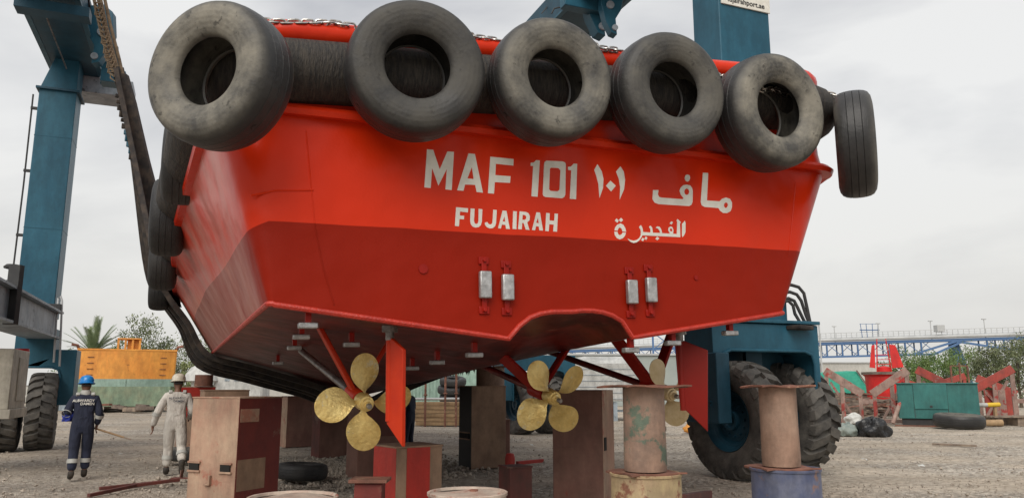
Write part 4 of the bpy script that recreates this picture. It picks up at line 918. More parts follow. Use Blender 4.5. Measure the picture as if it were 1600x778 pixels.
# short pipe with a plate top on the red block
def pipe(name, label, c, r, z0, z1, mt, plate_top=0, plate_bot=0, group=None, cat='pipe stand', rz=0, mr=0):
    t = thing(name, label, cat, Vector((c.x, c.y, z0)), rz, group); H = z1-z0
    b = MB(); b.lathe([(r-.012, .0), (r, .0), (r+.004, H*.1), (r, H*.5), (r, H), (r-.012, H)], 40, close=True); b.build('pipe_body', M[mt], t, sharp=50)
    for s_, z in ((plate_top, H+.008), (plate_bot, -.008+.0)):
        if s_:
            q = MB(); n_ = 8; rows = []
            for i in range(n_+1):
                rows.append([((i/n_-.5)*s_, (j/n_-.5)*s_*.9, z+.006*sin(i*1.1+j*.7)*((i/n_-.5)**2+(j/n_-.5)**2)*4) for j in range(n_+1)])
            q.grid(rows); q2 = [[(p[0], p[1], p[2]-.014) for p in r_] for r_ in rows]; q.grid(q2)
            for idx in (0, n_): q.grid([rows[idx], q2[idx]]); q.grid([[r_[idx] for r_ in rows], [r_[idx] for r_ in q2]])
            q.build('top_plate' if z > 0 else 'base_plate', M['rust'], t, sharp=30)
    return t
def drum(label, c, r, h_, mt, lid):
    t = thing('steel_drum', label, 'drum', c, random.random()*6, 'old steel drums in the foreground')
    b = MB(); b.lathe([(0, .0), (r-.01, .0), (r+.008, .01), (r, .03), (r, h_*.32), (r+.010, h_*.335), (r, h_*.35), (r, h_*.65), (r+.010, h_*.665), (r, h_*.68), (r, h_*.97), (r+.009, h_*.975), (r+.010, h_-.004), (r+.003, h_), (r-.008, h_-.004), (r-.012, h_-.02)], 56); b.build('drum_body', M[mt], t, sharp=50)
    b = MB(); rows = [[(rr*cos(a*PI/24), rr*sin(a*PI/24), h_-.02+.008*sin(rr*9+a*.4)*(rr/r)) for a in range(49)] for rr in (.001, r*.3, r*.6, r*.85, r-.011)]; b.grid(rows); b.build('lid', M[lid], t)
    b = MB(); b.cyl((r*.55, 0, h_-.02), (r*.55, 0, h_-.005), .03, 14); b.build('bung', M['rust'], t)
    return t
drum('old whitish steel drum, leftmost of the two whose tops peek over the bottom edge', XZ(466, 5.25), .283, .87, 'drum_w', 'drum_w')
drum('pinkish white steel drum in front of the small red block', XZ(732, 5.4), .262, .88, 'drum_w', 'drum_w')
d1 = XZ(1005, 6.75); drum('yellowish drum carrying the green stained pipe', d1, .295, .86, 'drum_y', 'drum_y')
pipe('pipe_stand', 'rusty pipe stand with green paint patches in front of the right propeller', d1, .178, .875, 1.575, 'pipe_a', .62, .52, 'pipe stands on steel drums', rz=.35)
d2 = XZ(1219, 7.05); drum('blue steel drum carrying the red tinged pipe', d2, .295, .87, 'drum_b', 'drum_b')
pipe('pipe_stand', 'rusty pinkish pipe stand in front of the hoist wheels', d2+Vector((-.03, 0, 0)), 0.162, .885, 1.575, 'pipe_b', .50, .50, 'pipe stands on steel drums', rz=.15)
pipe('pipe_stand', 'short rusty pipe on top of the red block behind the worker in white', XZ(318, 19.9), .22, 1.57, 1.86, 'rust', 0, 0, 'short pipes standing on keel blocks')
pipe('pipe_stand', 'short pinkish pipe behind the middle block', XZ(766, 16.6), .30, 0.9, 1.98, 'pipe_b', .7, .7, 'short pipes standing on keel blocks')
block('keel_block', 'dark block hidden behind the middle block, carrying a short pipe', 757, 16.2, 10, 40, 20, .88, 'box_brown', KB)

# small things lying under the boat
t = hang_tyre('dark tyre lying flat in the rubble under the hull', XZ(478, 13.2)+Vector((0, 0, .19)), (.05, .02, 1), .84, .85, 'tyres lying on the ground', mt='rubber_dark')
hang_tyre('worn tyre lying flat on the sand in front of the teal cabinet', XZ(1493, 29.5)+Vector((0, 0, .3)), (.02, -.05, 1), 1.75, .8, 'tyres lying on the ground')
hang_tyre('dark tyre lying flat behind the boots of the worker in white', XZ(300, 16.3)+Vector((0, 0, .2)), (.05, .02, 1), .8, .9, 'tyres lying on the ground')
def rod(label, name, pts, w, mt, cat, group=None):
    t = thing(name, label, cat, pts[0], 0, group); b = MB(inv(t))
    for a, c in zip(pts, pts[1:]): b.beam(a, c, w, w)
    b.build('bar', M[mt], t, .004); return t
rod('red angle iron lying on the gravel behind the worker in white, the upper one', 'steel_bar', [G(155, 766)+Vector((0,0,.03)), G(262, 756)+Vector((0,0,.05))], .05, 'box_maroon', 'bar', 'red steel bars on the gravel')
rod('long red angle iron lying nearest to the bottom edge on the left', 'steel_bar', [G(138, 777)+Vector((0,0,.03)), G(212, 763)+Vector((0,0,.05)), G(280, 757)+Vector((0,0,.08))], .05, 'box_maroon', 'bar', 'red steel bars on the gravel')
rod('short red bar lying behind the maroon block', 'steel_bar', [G(808, 726)+Vector((0,0,.04)), G(848, 722)+Vector((0,0,.04))], .07, 'box_brt', 'bar', 'red steel bars on the gravel')
rod('red channel lying right of the yellowish drum', 'steel_bar', [XZ(1060, 9.0)+Vector((0,0,.33)), XZ(1100, 11.5)+Vector((0,0,.05))], .1, 'box_maroon', 'bar', 'red steel bars on the gravel')
t = thing('steel_stub', 'small bright red steel stub beside the middle block', 'steel stub', XZ(797, 14.3)); b = MB(); b.lathe([(0, 0), (.09, 0), (.09, .3), (.07, .38), (0, .4)], 20); b.build('stub_body', M['box_brt'], t, .01)
b = MB(); b.cyl((0, 0, 0), (0, 0, .02), .13, 20); b.build('foot', M['box_brt'], t)
t = thing('red_bracket', 'small red welded bracket on the gravel beside the front left block', 'bracket', G(283, 752)); b = MB(); b.box((0, 0, .06), (.3, .12, .02)); b.box((0, .0, .12), (.02, .1, .14)); b.build('bracket_plate', M['box_maroon'], t, .004)
t = thing('trestle', 'low rusty trestle with a flat top left of the bright red low block', 'trestle', XZ(583, 7.6)); b = MB(); b.box((0, 0, .70), (.36, .3, .03)); b.build('top_plate', M['rust'], t, .004)
b = MB(); b.box((0, 0, .34), (.26, .22, .68)); b.build('leg', M['box_red'], t, .01)
# plank on the sand and small litter
t = thing('plank', 'weathered plank lying on the sand in front of the flat tyre', 'plank', G(1490, 697)); b = MB(inv(t)); b.beam(G(1457, 695)+Vector((0,0,.03)), G(1526, 698)+Vector((0,0,.03)), .12, .05); b.build('board', M['scrap2'], t, .004)
lit = [(187, 712), (240, 660), (350, 690), (832, 697), (1030, 694), (1095, 700), (1440, 730), (1350, 720), (330, 745)]
for i, (u, v) in enumerate(lit):
    t = G(u, v); b = MB(); r_ = .07; b.add([(r_*random.uniform(.5, 1.2)*cos(a), r_*random.uniform(.5, 1.2)*sin(a), random.uniform(.0, .05)) for a in [k_*PI/4 for k_ in range(8)]]+[(0, 0, .05)], [(k_, (k_+1) % 8, 8) for k_ in range(8)])
    o = b.build('litter_scrap', M['bag_white'], None, recalc=False); o.location = t+Vector((0, 0, .012))
    tag(o, 'small crumpled white litter scrap on the gravel', 'litter', 'white litter scraps on the gravel')

# ------------------------------------------------------------ people
def skin(verts, edges, name, mt, parent, sub=2, smooth=True):
    me = bpy.data.meshes.new(name); me.from_pydata([v[0] for v in verts], edges, []); o = bpy.data.objects.new(name, me); COL.objects.link(o)
    md = o.modifiers.new('s', 'SKIN'); md.use_smooth_shade = True
    for i, v in enumerate(verts):
        sv = me.skin_vertices[0].data[i]; r = v[1]; sv.radius = r if isinstance(r, tuple) else (r, r); sv.use_root = (i == 0)
    sb = o.modifiers.new('u', 'SUBSURF'); sb.levels = sub; sb.render_levels = sub
    dg = bpy.context.evaluated_depsgraph_get(); m2 = bpy.data.meshes.new_from_object(o.evaluated_get(dg)); o.modifiers.clear(); o.data = m2; m2.materials.clear(); m2.materials.append(mt)
    for p in m2.polygons: p.use_smooth = True
    o.parent = parent; return o
def person(label, loc, rz, pose, cloth, helmet, H=1.70, txt=None, txtm=None, collar=None, bands=True):
    t = thing('person', label, 'person', loc, rz); k = H/1.74
    J = pose
    def V(n): return Vector(J[n])*k
    def chain_(names, rs, vs, es, start):
        prev = start
        for n, r in zip(names, rs):
            vs.append((V(n), tuple(q*k for q in r) if isinstance(r, tuple) else r*k)); es.append((prev, len(vs)-1)); prev = len(vs)-1
        return prev
    # body (skin): one continuous mesh, head and five-fingered hands included
    vs = [(V('pelvis'), .115*k)]; es = []
    c = chain_(['spine', 'chest'], [.10, .12], vs, es, 0)
    h_ = chain_(['neck', 'headb', 'head', 'crown'], [.052, .062, .082, .062], vs, es, c)
    hd = V('head'); vs.append((hd+Vector((0, .085, -.02))*k, .03*k)); es.append((h_-1, len(vs)-1))
    for s_ in 'LR':
        q = 1 if s_ == 'R' else -1
        vs.append((hd+Vector((q*.082, 0, -.01))*k, .016*k)); es.append((h_-1, len(vs)-1))
        w = chain_(['sh'+s_, 'el'+s_, 'wr'+s_], [.055, .04, .027], vs, es, c)
        wr = V('wr'+s_); d = (V('ha'+s_)-wr).normalized(); side = d.cross(Vector((1, 0, 0))); side = side.normalized() if side.length > .1 else Vector((0, 1, 0))
        nrm = d.cross(side)
        vs.append((wr+d*.06*k, .024*k)); es.append((w, len(vs)-1)); palm = len(vs)-1
        curl = nrm*(-q)
        for fi, (off, ln) in enumerate(((-.027, .07), (-.009, .082), (.009, .078), (.027, .062))):
            a = wr+(d*.085+side*off)*k; vs.append((a, .0095*k)); es.append((palm, len(vs)-1)); x = len(vs)-1
            vs.append((a+(d*ln*.5+curl*.008)*k, .0085*k)); es.append((x, x+1)); vs.append((a+(d*ln*.8+curl*.03)*k, .0075*k)); es.append((x+1, x+2))
        a = wr+(d*.04+side*.035)*k; vs.append((a, .011*k)); es.append((palm, len(vs)-1)); x = len(vs)-1
        vs.append((a+(d*.045+side*.018)*k, .009*k)); es.append((x, x+1))
        chain_(['hi'+s_, 'kn'+s_, 'an'+s_, 'to'+s_], [.08, .052, .036, .034], vs, es, 0)
    body = skin(vs, es, 'body', M['skin'], t)
    # coverall
    vs = [(V('pelvis'), (.18*k, .15*k))]; es = []
    c = chain_(['spine', 'chest'], [(.168, .132), (.185, .14)], vs, es, 0); n_ = chain_(['collar'], [.075], vs, es, c)
    for s_ in 'LR':
        sh, el, wr = V('sh'+s_), V('el'+s_), V('wr'+s_)
        vs.append((sh, .083*k)); es.append((c, len(vs)-1)); a = len(vs)-1
        for p, r in ((sh.lerp(el, .5), .080), (el, .070), (el.lerp(wr, .5), .062), (wr, .052)): vs.append((p, r*k)); es.append((len(vs)-2, len(vs)-1))
        es[-4] = (a, es[-4][1])
        hi, kn, an = V('hi'+s_), V('kn'+s_), V('an'+s_)
        vs.append((hi, .112*k)); es.append((0, len(vs)-1)); 
        for p, r in ((hi.lerp(kn, .5), .108), (kn, .088), (kn.lerp(an, .5), .084), (kn.lerp(an, .88), .080)): vs.append((p, r*k)); es.append((len(vs)-2, len(vs)-1))
    cov = skin(vs, es, 'coverall', M[cloth], t)
    for s_ in 'LR':
        an, to = V('an'+s_), V('to'+s_)
        d = (to-an); bt = skin([(an+Vector((0, 0, .08))*k, .058*k), (an, .056*k), (an+d*.35, .052*k), (to, (.055*k, .042*k)), (to+d.normalized()*.06, .03*k)], [(0, 1), (1, 2), (2, 3), (3, 4)], 'boot', M['boot'], t)
        if bands:
            for a_, b_, f, r, wd in (('el', 'wr', .12, .076, .06), ('kn', 'an', .42, .092, .07)):
                A, B_ = V(a_+s_), V(b_+s_); p = A.lerp(B_, f); dd = (B_-A).normalized()*wd/2
                q = MB(); q.tube([p-dd, p+dd], r*k, 18, caps=False); q.build('reflective_band', M['reflect'], t, recalc=False)
    if bands:
        for q_ in (-1, 1):
            q = MB(); a = V('chest')+Vector((q_*.115, -.075, .12))*k; b2 = V('chest')+Vector((q_*.12, -.035, .165))*k; q.beam(a, b2, .06, .05); q.build('shoulder_patch', M['reflect'], t, .01)
    # waist seam
    q = MB(); p = V('spine')+Vector((0, 0, -.05)); q.lathe([(.150*k, -.02), (.158*k, 0), (.150*k, .02)], 24, Matrix.Translation(p) @ Matrix.Diagonal((1, .84, 1, 1))); q.build('waistband', M[cloth], t, recalc=False)
    if collar:
        q = MB(); p = V('neck'); q.lathe([(.085, -.05), (.088, 0), (.075, .04), (.06, .045)], 20, Matrix.Translation(p+Vector((0, 0, .0)))); q.build('scarf', M[collar], t, recalc=False)
    hm = Matrix.Translation(V('head')+Vector((0, .005, .035))*k) @ Matrix.Rotation(R(-6), 4, 'X') @ Matrix.Diagonal((.92*k, 1.1*k, k, 1))
    q = MB(); q.lathe([(.150, -.012), (.152, .0), (.128, .012), (.130, .04), (.122, .08), (.095, .118), (.05, .138), (0, .143), (0, .13), (.05, .127), (.09, .105), (.12, .04), (.12, -.008)], 28, hm); he = q.build('safety_helmet', M[helmet], t, sharp=50)
    q = MB(); q.add([hm @ Vector((x, y, z)) for x, y, z in ((-.10, .10, -.005), (.10, .10, -.005), (.07, .19, -.025), (-.07, .19, -.025), (-.10, .10, .008), (.10, .10, .008), (.07, .19, -.012), (-.07, .19, -.012))], [(0,3,2,1),(4,5,6,7),(0,1,5,4),(1,2,6,5),(2,3,7,6),(3,0,4,7)]); q.build('brim', M[helmet], he)
    q = MB(); q.box(V('head')+Vector((0, -.075, .0))*k, (.14, .03, .035)); q.build('helmet_strap', M['black'], he, .008)
    if txt:
        for i, (tx, sz, xo) in enumerate(txt):
            v_, f_ = text_mb(tx, sz, None, .001)
            m = Matrix.Translation(V('chest')+Vector((xo, -.150*k, .035-i*.055))) @ Matrix.Rotation(R(84), 4, 'X')
            q = MB(); q.add([m @ (Vector(v)+Vector((0, 0, -((v[0]+xo)**2)*1.3))) for v in v_], f_); q.build('back_lettering', M[txtm], t, recalc=False)
    return t
POSE1 = dict(pelvis=(0, 0, .95), spine=(0, 0, 1.12), chest=(0, .01, 1.33), collar=(0, .015, 1.47), neck=(0, .02, 1.50), headb=(0, .035, 1.56), head=(0, .045, 1.63), crown=(0, .04, 1.68),
  shL=(-.175, .01, 1.39), elL=(-.27, -.05, 1.14), wrL=(-.20, .13, 1.27), haL=(-.13, .2, 1.38), shR=(.175, .01, 1.39), elR=(.25, -.03, 1.12), wrR=(.22, .06, .93), haR=(.21, .1, .82),
  hiL=(-.095, 0, .88), knL=(-.10, .04, .49), anL=(-.11, -.02, .10), toL=(-.12, .10, .05), hiR=(.095, 0, .88), knR=(.095, .12, .50), anR=(.09, .14, .11), toR=(.09, .27, .06))
POSE2 = dict(pelvis=(0, 0, .96), spine=(.0, .01, 1.13), chest=(-.0, .03, 1.34), collar=(0, .04, 1.48), neck=(0, .045, 1.51), headb=(0, .06, 1.57), head=(0, .07, 1.64), crown=(0, .065, 1.69),
  shL=(-.18, .03, 1.40), elL=(-.31, -.03, 1.13), wrL=(-.37, .04, .88), haL=(-.37, .06, .76), shR=(.18, .03, 1.40), elR=(.27, -.02, 1.13), wrR=(.23, .18, 1.0), haR=(.2, .3, 1.0),
  hiL=(-.095, 0, .88), knL=(-.09, .10, .50), anL=(-.10, .10, .10), toL=(-.10, .23, .05), hiR=(.095, 0, .88), knR=(.13, .02, .49), anR=(.15, -.26, .24), toR=(.155, -.22, .10))
POSE3 = dict(POSE1); POSE3.update(elL=(-.25, .0, 1.12), wrL=(-.12, .2, 1.02), haL=(.0, .22, 1.0), elR=(.26, .02, 1.13), wrR=(.14, .2, 1.0), haR=(.05, .24, .98), knR=(.1, .02, .49), anR=(.11, -.02, .1), toR=(.13, .1, .05))
w1 = G(121, 750)
person('person in navy blue coverall and blue helmet walking away with a long stick', w1, math.atan2(-w1.x, w1.y), POSE1, 'navy', 'helmet_b', 1.70, [('ALBWARDY', .062, -.02), ('DAMEN', .062, .04)], 'white_paint', 'reflect')
w2 = G(268, 744)
person('person in white coverall and pale helmet walking away with arms hanging', w2, math.atan2(-w2.x, w2.y), POSE2, 'coverwhite', 'helmet_w', 1.73, [('ALBWARDY', .052, 0), ('DAMEN', .052, .03)], 'navy', None)
w3 = XZ(640, 17.6)
person('person in dark clothes standing half hidden behind the left rudder', w3, 1.2, POSE3, 'navy', 'helmet_w', 1.62, bands=False)
# what the blue-helmeted worker holds
wm = Matrix.Translation(w1) @ Matrix.Rotation(math.atan2(-w1.x, w1.y), 4, 'Z')
h1 = wm @ (Vector((.21, .09, .87))*(1.70/1.74)); e1 = at(194, 683, 13.9)
t = thing('wooden_stick', 'long pale wooden stick held low in the right hand of the worker in navy', 'stick', h1); b = MB(inv(t)); d = (e1-h1); b.tube([h1-d*.12, e1], .017, 10); b.build('stick_shaft', M['wood'], t)
b = MB(inv(t)); b.beam(e1, e1+d.normalized()*.12, .05, .02); b.build('stick_tip', M['scrap2'], t, .004)
def lump(label, name, cat, c, size, mt, seed, amp=.18, part='sack', nl=14):
    random.seed(seed); t = thing(name, label, cat, c); b = MB(); rows = []; n = 22
    ph = [(random.uniform(0, 6), random.uniform(0, 6), random.randint(1, 8), random.randint(1, 6), random.uniform(-1, 1)) for _ in range(nl)]
    for i in range(n+1):
        a = PI*i/n; row = []
        for j in range(n*2+1):
            p = 2*PI*(j % (n*2))/(n*2); r = 1+amp*sum(w*sin(q*p+x)*sin(z_*a+y) for x, y, q, z_, w in ph)/3
            z = cos(a)*r; z = max(z, -.55); row.append((size[0]*r*sin(a)*cos(p), size[1]*r*sin(a)*sin(p), size[2]*(z+.55)))
        rows.append(row)
    b.grid(rows); b.build(part, M[mt], t, sharp=60); return t
lump('bundle of bright blue cloth carried under the left arm of the worker in navy', 'cloth_bundle', 'cloth', wm @ Vector((-.21, .10, .98)), (.11, .12, .12), 'bluecloth', 3, .3, 'folded_cloth')

# ------------------------------------------------------------ yard objects behind
# orange and green pontoon on blocks
t = thing('pontoon', 'rusty orange and pale green steel pontoon standing on blocks behind the workers', 'pontoon', XZ(196, 47.5), R(25))
b = MB()
def cs(z, k=1): 
    w = 2.75*k; return [(-w, .5, z), (-w*.99, .12, z), (-w*.95, .03, z), (0, 0, z), (w*.95, .03, z), (w*.99, .12, z), (w, .5, z), (w, 5, z), (-w, 5, z), (-w, .9, z)]
b.grid([cs(.35, .88), cs(.55, .92), cs(2.0, .99)], False); b.add(cs(.35, .88)[:9], [tuple(range(9))]); b.build('lower_hull', M['seagreen'], t, .02)
b = MB(); b.grid([cs(1.55, .996), cs(2.0, 1.0)], False); b.build('waterline_band', M['palegreen'], t)
b = MB(); b.grid([cs(2.0, .995), cs(3.72, 1.01)], False); b.add(cs(3.72, 1.01)[:9], [tuple(range(9))]); b.build('upper_hull', M['orange'], t, .02)
b = MB(); b.box((0, .04, 3.76), (5.5, .10, .10)); b.build('deck_edge', M['orange'], t)
for q in (-1, 1):
    for z in (2.25, 2.6, 2.95, 3.3):
        b = MB(); b.box((q*2.0, .02, z), (.34, .08, .03)); b.build('rung', M['rust'], t)
b = MB(); b.box((.0, .7, 4.45), (1.35, .9, .09)); 
bo = b.build('bitt_top', M['orange'], t, .02)
for x in (-.6, -.2, .2, .6):
    b = MB(); b.box((x, .35, 4.08), (.12, .12, .68)); b.build('bitt_post', M['orange'], bo, .01)
b = MB(); b.box((.25, .8, 4.08), (.7, .5, .6)); b.build('bitt_box', M['orange'], bo, .01)
for q in (-1, 1):
    b = MB(); b.tube([(q*2.7, .6, 3.75), (q*2.8, .5, 4.0), (q*3.1, .4, 4.05)], .09, 8); b.build('fairlead', M['rust'], t)
for x in (-2.0, .3, 1.9):
    b = MB(); b.box((x, 1.2, .17), (.6, .8, .36)); b.build('foot', M['seagreen'] if x > 1 else M['scrap'], t, .02)
# white buoy hull
t = thing('white_hull', 'white rounded steel hull with portholes behind the red block', 'hull', XZ(338, 42), R(8))
b = MB(); b.lathe([(0, 2.75), (.3, 2.72), (.6, 2.55), (.85, 2.2), (.95, 1.85), (.9, 1.83), (.55, 1.8), (.5, .6), (0, .55)], 36, Matrix.Translation((-.75, 0, 0))); b.build('dome', M['whitehull'], t, sharp=40)
b = MB(); b.box((1.2, .8, 1.6), (2.6, 2.2, 1.9)); b.build('deckhouse', M['whitehull'], t, .15)
for x in (.6, 1.1, 1.6):
    b = MB(); b.box((x, -.31, 1.9), (.25, .03, .12)); b.build('porthole', M['greysteel'], t)
t = thing('white_tank', 'white cylindrical tank half hidden left of the orange pontoon', 'tank', XZ(104, 52), 0)
b = MB(); b.cyl((-1.2, 0, 1.6), (2.6, 0, 1.6), .9, 28); b.build('tank_shell', M['whitehull'], t, .05); b = MB(); b.box((.8, 0, .5), (2.6, 1.4, 1.0)); b.build('saddle', M['greysteel'], t)
# pale green container and timber
t = thing('container', 'pale green shipping container seen in the gap under the hull', 'container', XZ(675, 44), R(6))
b = MB(); b.box((0, 1.2, 1.35), (3.4, 2.4, 2.6)); co_ = b.build('container_body', M['palegreen'], t, .02)
for i in range(17):
    b = MB(); b.box((-1.55+i*.194, -.03, 1.35), (.09, .05, 2.3)) if i < 12 else b.box((1.0+.12*(i-12), -.03, 1.35), (.02, .04, 2.3)); b.build('corrugation', M['palegreen'], co_)
t = thing('orange_tank', 'orange and green steel tank behind the container', 'tank', XZ(712, 50), R(4))
b = MB(); b.box((0, 1, 3.3), (3.2, 2, 1.1)); b.build('upper_hull', M['orange'], t, .05); b = MB(); b.box((0, 1, 1.7), (3.2, 2, 2.1)); b.build('lower_hull', M['palegreen'], t, .05)
pt = 'stacked timber baulks under the hull'
for r_ in range(6):
    for c_ in range(3):
        t = thing('timber_baulk', None, 'timber', (0, 0, 0)); zc = .10+r_*.155
        p = XZ(690, 31.5)+Vector((random.uniform(-.06, .06), c_*.32, zc)); t.location = p; t.rotation_euler = (0, 0, R(3)+random.uniform(-.02, .02))
        b = MB(); b.box((0, 0, 0), (2.1+random.uniform(-.1, .1), .27, .14)); b.build('baulk', M['wood'], t, .012)
        tag(t, 'long pale timber baulk lying in the stack under the hull', 'timber', pt)
for i, (u, z) in enumerate(((665, 2.0), (696, 2.1), (713, 2.1))):
    t = thing('scaffold_pole', 'thin rusty pole standing upright at the timber stack', 'pole', XZ(u, 31), 0, 'rusty poles around the timber stack'); b = MB(); b.cyl((0, 0, 0), (0, 0, z), .045, 10); b.build('pole_shaft', M['rust'], t)
    b = MB(); b.lathe([(.05, 0), (.08, .01), (.08, .05), (.05, .06)], 12, Matrix.Translation((0, 0, z*.6))); b.build('collar', M['rust'], t)
for i in range(3):
    t = thing('steel_tube', 'grey steel tube lying on the timber stack', 'tube', XZ(690, 31.5)+Vector((0, .15+.3*i, 1.06)), R(3), 'grey tubes on the timber stack'); b = MB(); b.cyl((-1.2, 0, 0), (1.2, 0, 0), .05, 10); b.build('tube_body', M['pipegrey'], t)
for i in range(4):
    hang_tyre('black tyre in the pile behind the rusty poles', XZ(704, 39)+Vector((.1*(i % 2), .2, .55+.42*i)), (.05, -.2, 1), 1.35, .8, 'pile of black tyres behind the poles', mt='rubber_dark')
# white boat block, lattice and walls in the centre gap
t = thing('white_barge', 'white panelled barge hull on low stands seen between the propellers', 'barge', XZ(945, 36), R(4))
b = MB(); b.box((0, 1.5, 1.75), (2.9, 3, 1.7)); bo = b.build('barge_side', M['whitehull'], t, .04)
b = MB(); b.add([(-1.45, 0, 2.6), (1.45, 0, 2.6), (1.45, 3, 2.6), (-1.45, 3, 2.6), (-.9, .5, 2.95), (1.0, .5, 2.95), (1.0, 2.5, 2.95), (-.9, 2.5, 2.95)], [(0,1,5,4),(1,2,6,5),(2,3,7,6),(3,0,4,7),(4,5,6,7)]); b.build('barge_deck', M['whitehull'], t)
for i in range(6):
    b = MB(); b.box((0, -.012, 1.0+i*.27), (2.86, .02, .02)); b.build('plate_seam', M['greysteel'], bo)
for x in (-1.2, -.4, .5, 1.2):
    b = MB(); b.box((x, .6, .42), (.18, 1.0, .85)); b.build('stand_leg', M['greysteel'], t)
b = MB(); b.box((0, .5, .45), (2.7, .1, .1)); b.build('stand_rail', M['greysteel'], t)
t = thing('storage_shed', 'grey green shed wall far behind the propellers', 'shed', XZ(985, 62), R(3)); b = MB(); b.box((0, 2, 2.0), (14, 4, 4.0)); b.build('shed_wall', M['greywall'], t, .03); b = MB(); b.box((0, 2, 4.06), (14.3, 4.3, .14)); b.build('shed_roof', M['pipegrey'], t)
def lattice(label, u, Y, w, z0, z1, mt, n=4):
    t = thing('lattice_tower', label, 'tower', XZ(u, Y), 0, 'lattice masts behind the yard')
    for x in (-w/2, w/2):
        b = MB(); b.beam((x, 0, 0), (x, 0, z1), .14, .14); b.build('mast_leg', M[mt], t)
    for i in range(n):
        a = z0+(z1-z0)*i/n; c_ = z0+(z1-z0)*(i+1)/n
        for s_ in (-1, 1):
            b = MB(); b.beam((-w/2*s_, 0, a), (w/2*s_, 0, c_), .09, .07); b.build('brace', M[mt], t)
        b = MB(); b.beam((-w/2, 0, c_), (w/2, 0, c_), .08, .08); b.build('strut', M[mt], t)
lattice('white and blue lattice mast behind the right propeller', 1040, 66, 1.9, 3.2, 9, 'bridgeblue', 4)
lattice('grey lattice crane mast left of the scrap pile', 1276, 95, 1.6, 0, 9.0, 'pipegrey', 6)
t = thing('rail_trolley', 'small rusty rail trolley with wheels below the right propeller', 'trolley', XZ(1010, 26.5), R(5))
b = MB(); b.box((0, 0, .42), (.8, .5, .10)); b.build('trolley_deck', M['rust'], t, .01)
for x in (-.3, 0, .3):
    b = MB(); b.box((x, 0, .62), (.08, .3, .34)); b.build('stake', M['rust'], t)
for x in (-.42, .42):
    b = MB(); b.cyl((x, -.2, .17), (x, -.1, .17), .17, 18); b.build('trolley_wheel', M['scrap'], t)
lump('heap of orange netting on the ground right of the rail trolley', 'netting', 'netting', XZ(1085, 27), (.35, .3, .18), 'orange', 12, .5, 'net_heap')

# pipe bridge far behind
pb = thing('pipe_bridge', 'long blue steel truss bridge carrying grey pipes far behind the yard', 'bridge', XZ(1300, 110))
BA = at(700, 554, 130); BB = at(1760, 523, 105)
def bp(s_, z): return BA.lerp(BB, s_)+Vector((0, 0, z))
i_ = MI = inv(pb)
def uS(u):
    lo_, hi_ = 0, 1
    for _ in range(40):
        m_ = (lo_+hi_)/2; p = BA.lerp(BB, m_); uu = 800+F*p.x/(p.y*.985+(p.z-EYE)*.175)
        if uu < u: lo_ = m_
        else: hi_ = m_
    return lo_
sP = uS(1493)
for z, w, mk, nm in ((0, .35, 'bridgeblue', 'top_chord'),):
    b = MB(MI); b.beam(bp(0, z), bp(1, z), .3, .4); b.build(nm, M[mk], pb)
    b = MB(MI); b.beam(bp(0, z)+Vector((0, 2, 0)), bp(1, z)+Vector((0, 2, 0)), .3, .35); b.build(nm, M[mk], pb)
b = MB(MI); b.beam(bp(0, -1.95), bp(sP-.03, -1.95), .28, .28); b.build('bottom_chord', M['bridgeblue'], pb)
b = MB(MI); b.beam(bp(sP+.07, -1.6), bp(1, -1.6), .28, .28); b.build('bottom_chord', M['bridgeblue'], pb)
for s0, s1, z0, z1 in ((sP-.06, sP, -1.95, -.2), (sP, sP+.07, -.2, -1.6), (sP-.03, sP+.01, -1.95, -.2)):
    b = MB(MI); b.beam(bp(s0, z0), bp(s1, z1), .3, .3); b.build('haunch_brace', M['bridgeblue'], pb)
NB_ = 46
dk = MB(MI); gk = MB(MI); rk = MB(MI); gk2 = MB(MI); gk3 = MB(MI)
for i in range(NB_):
    s0 = i/NB_; s1 = (i+1)/NB_; zb = -1.95 if s0 < sP-.02 else -1.6
    if abs(s0-sP) < .03: continue
    dk.beam(bp(s0, 0), bp(s0, zb), .2, .2); gk.beam(bp(s0, 0), bp(s1, zb), .09, .09); 
    for y_ in (2,): dk.beam(bp(s0, 0)+Vector((0, y_, 0)), bp(s0, zb)+Vector((0, y_, 0)), .16, .16); (gk2 if s0 < sP else gk3).beam(bp(s0, zb)+Vector((0, y_, 0)), bp(s1, 0)+Vector((0, y_, 0)), .08, .08)
for i in range(NB_*3): rk.beam(bp(i/NB_/3, .7), bp(i/NB_/3, 1.5), .06, .06)
rk.beam(bp(0, 1.5), bp(1, 1.5), .07, .07); rk.beam(bp(0, 1.15), bp(1, 1.15), .05, .05)
dk.build('truss_posts', M['bridgeblue'], pb); gk.build('truss_diagonals', M['bridgeblue'], pb); gk2.build('truss_diagonals', M['bridgeblue'], pb); gk3.build('truss_diagonals', M['bridgeblue'], pb); rk.build('handrail', M['pipegrey'], pb)
for y_, z in ((-.2, .5), (.35, .62), (.9, .55), (1.5, .6)):
    b = MB(MI); b.tube([bp(0, z)+Vector((0, y_, 0)), bp(1, z)+Vector((0, y_, 0))], .26, 10); b.build('pipe', M['pipegrey'], pb)
for s_, dx in ((sP, -.8), (sP, .8), (sP, 2.6)):
    b = MB(MI); b.beam(bp(s_, -.2)+Vector((dx*.2, 1, 0)), Vector((bp(s_, 0).x+dx, bp(s_, 0).y+1, 0)), .5, .5); b.build('pier_leg', M['bridgeblue'], pb)
for u_, h_ in ((1305, 2.5), (1374, 2.7), (1456, 2.8), (1540, 2.8)):
    s_ = uS(u_); b = MB(MI); b.beam(bp(s_, 0), bp(s_, h_), .09, .09); lo_ = b.build('lamp_post', M['pipegrey'], pb); b = MB(MI); b.beam(bp(s_, h_)+Vector((-.3, 0, 0)), bp(s_, h_)+Vector((.3, 0, 0)), .2, .12); b.build('lamp_head', M['pipegrey'], lo_)
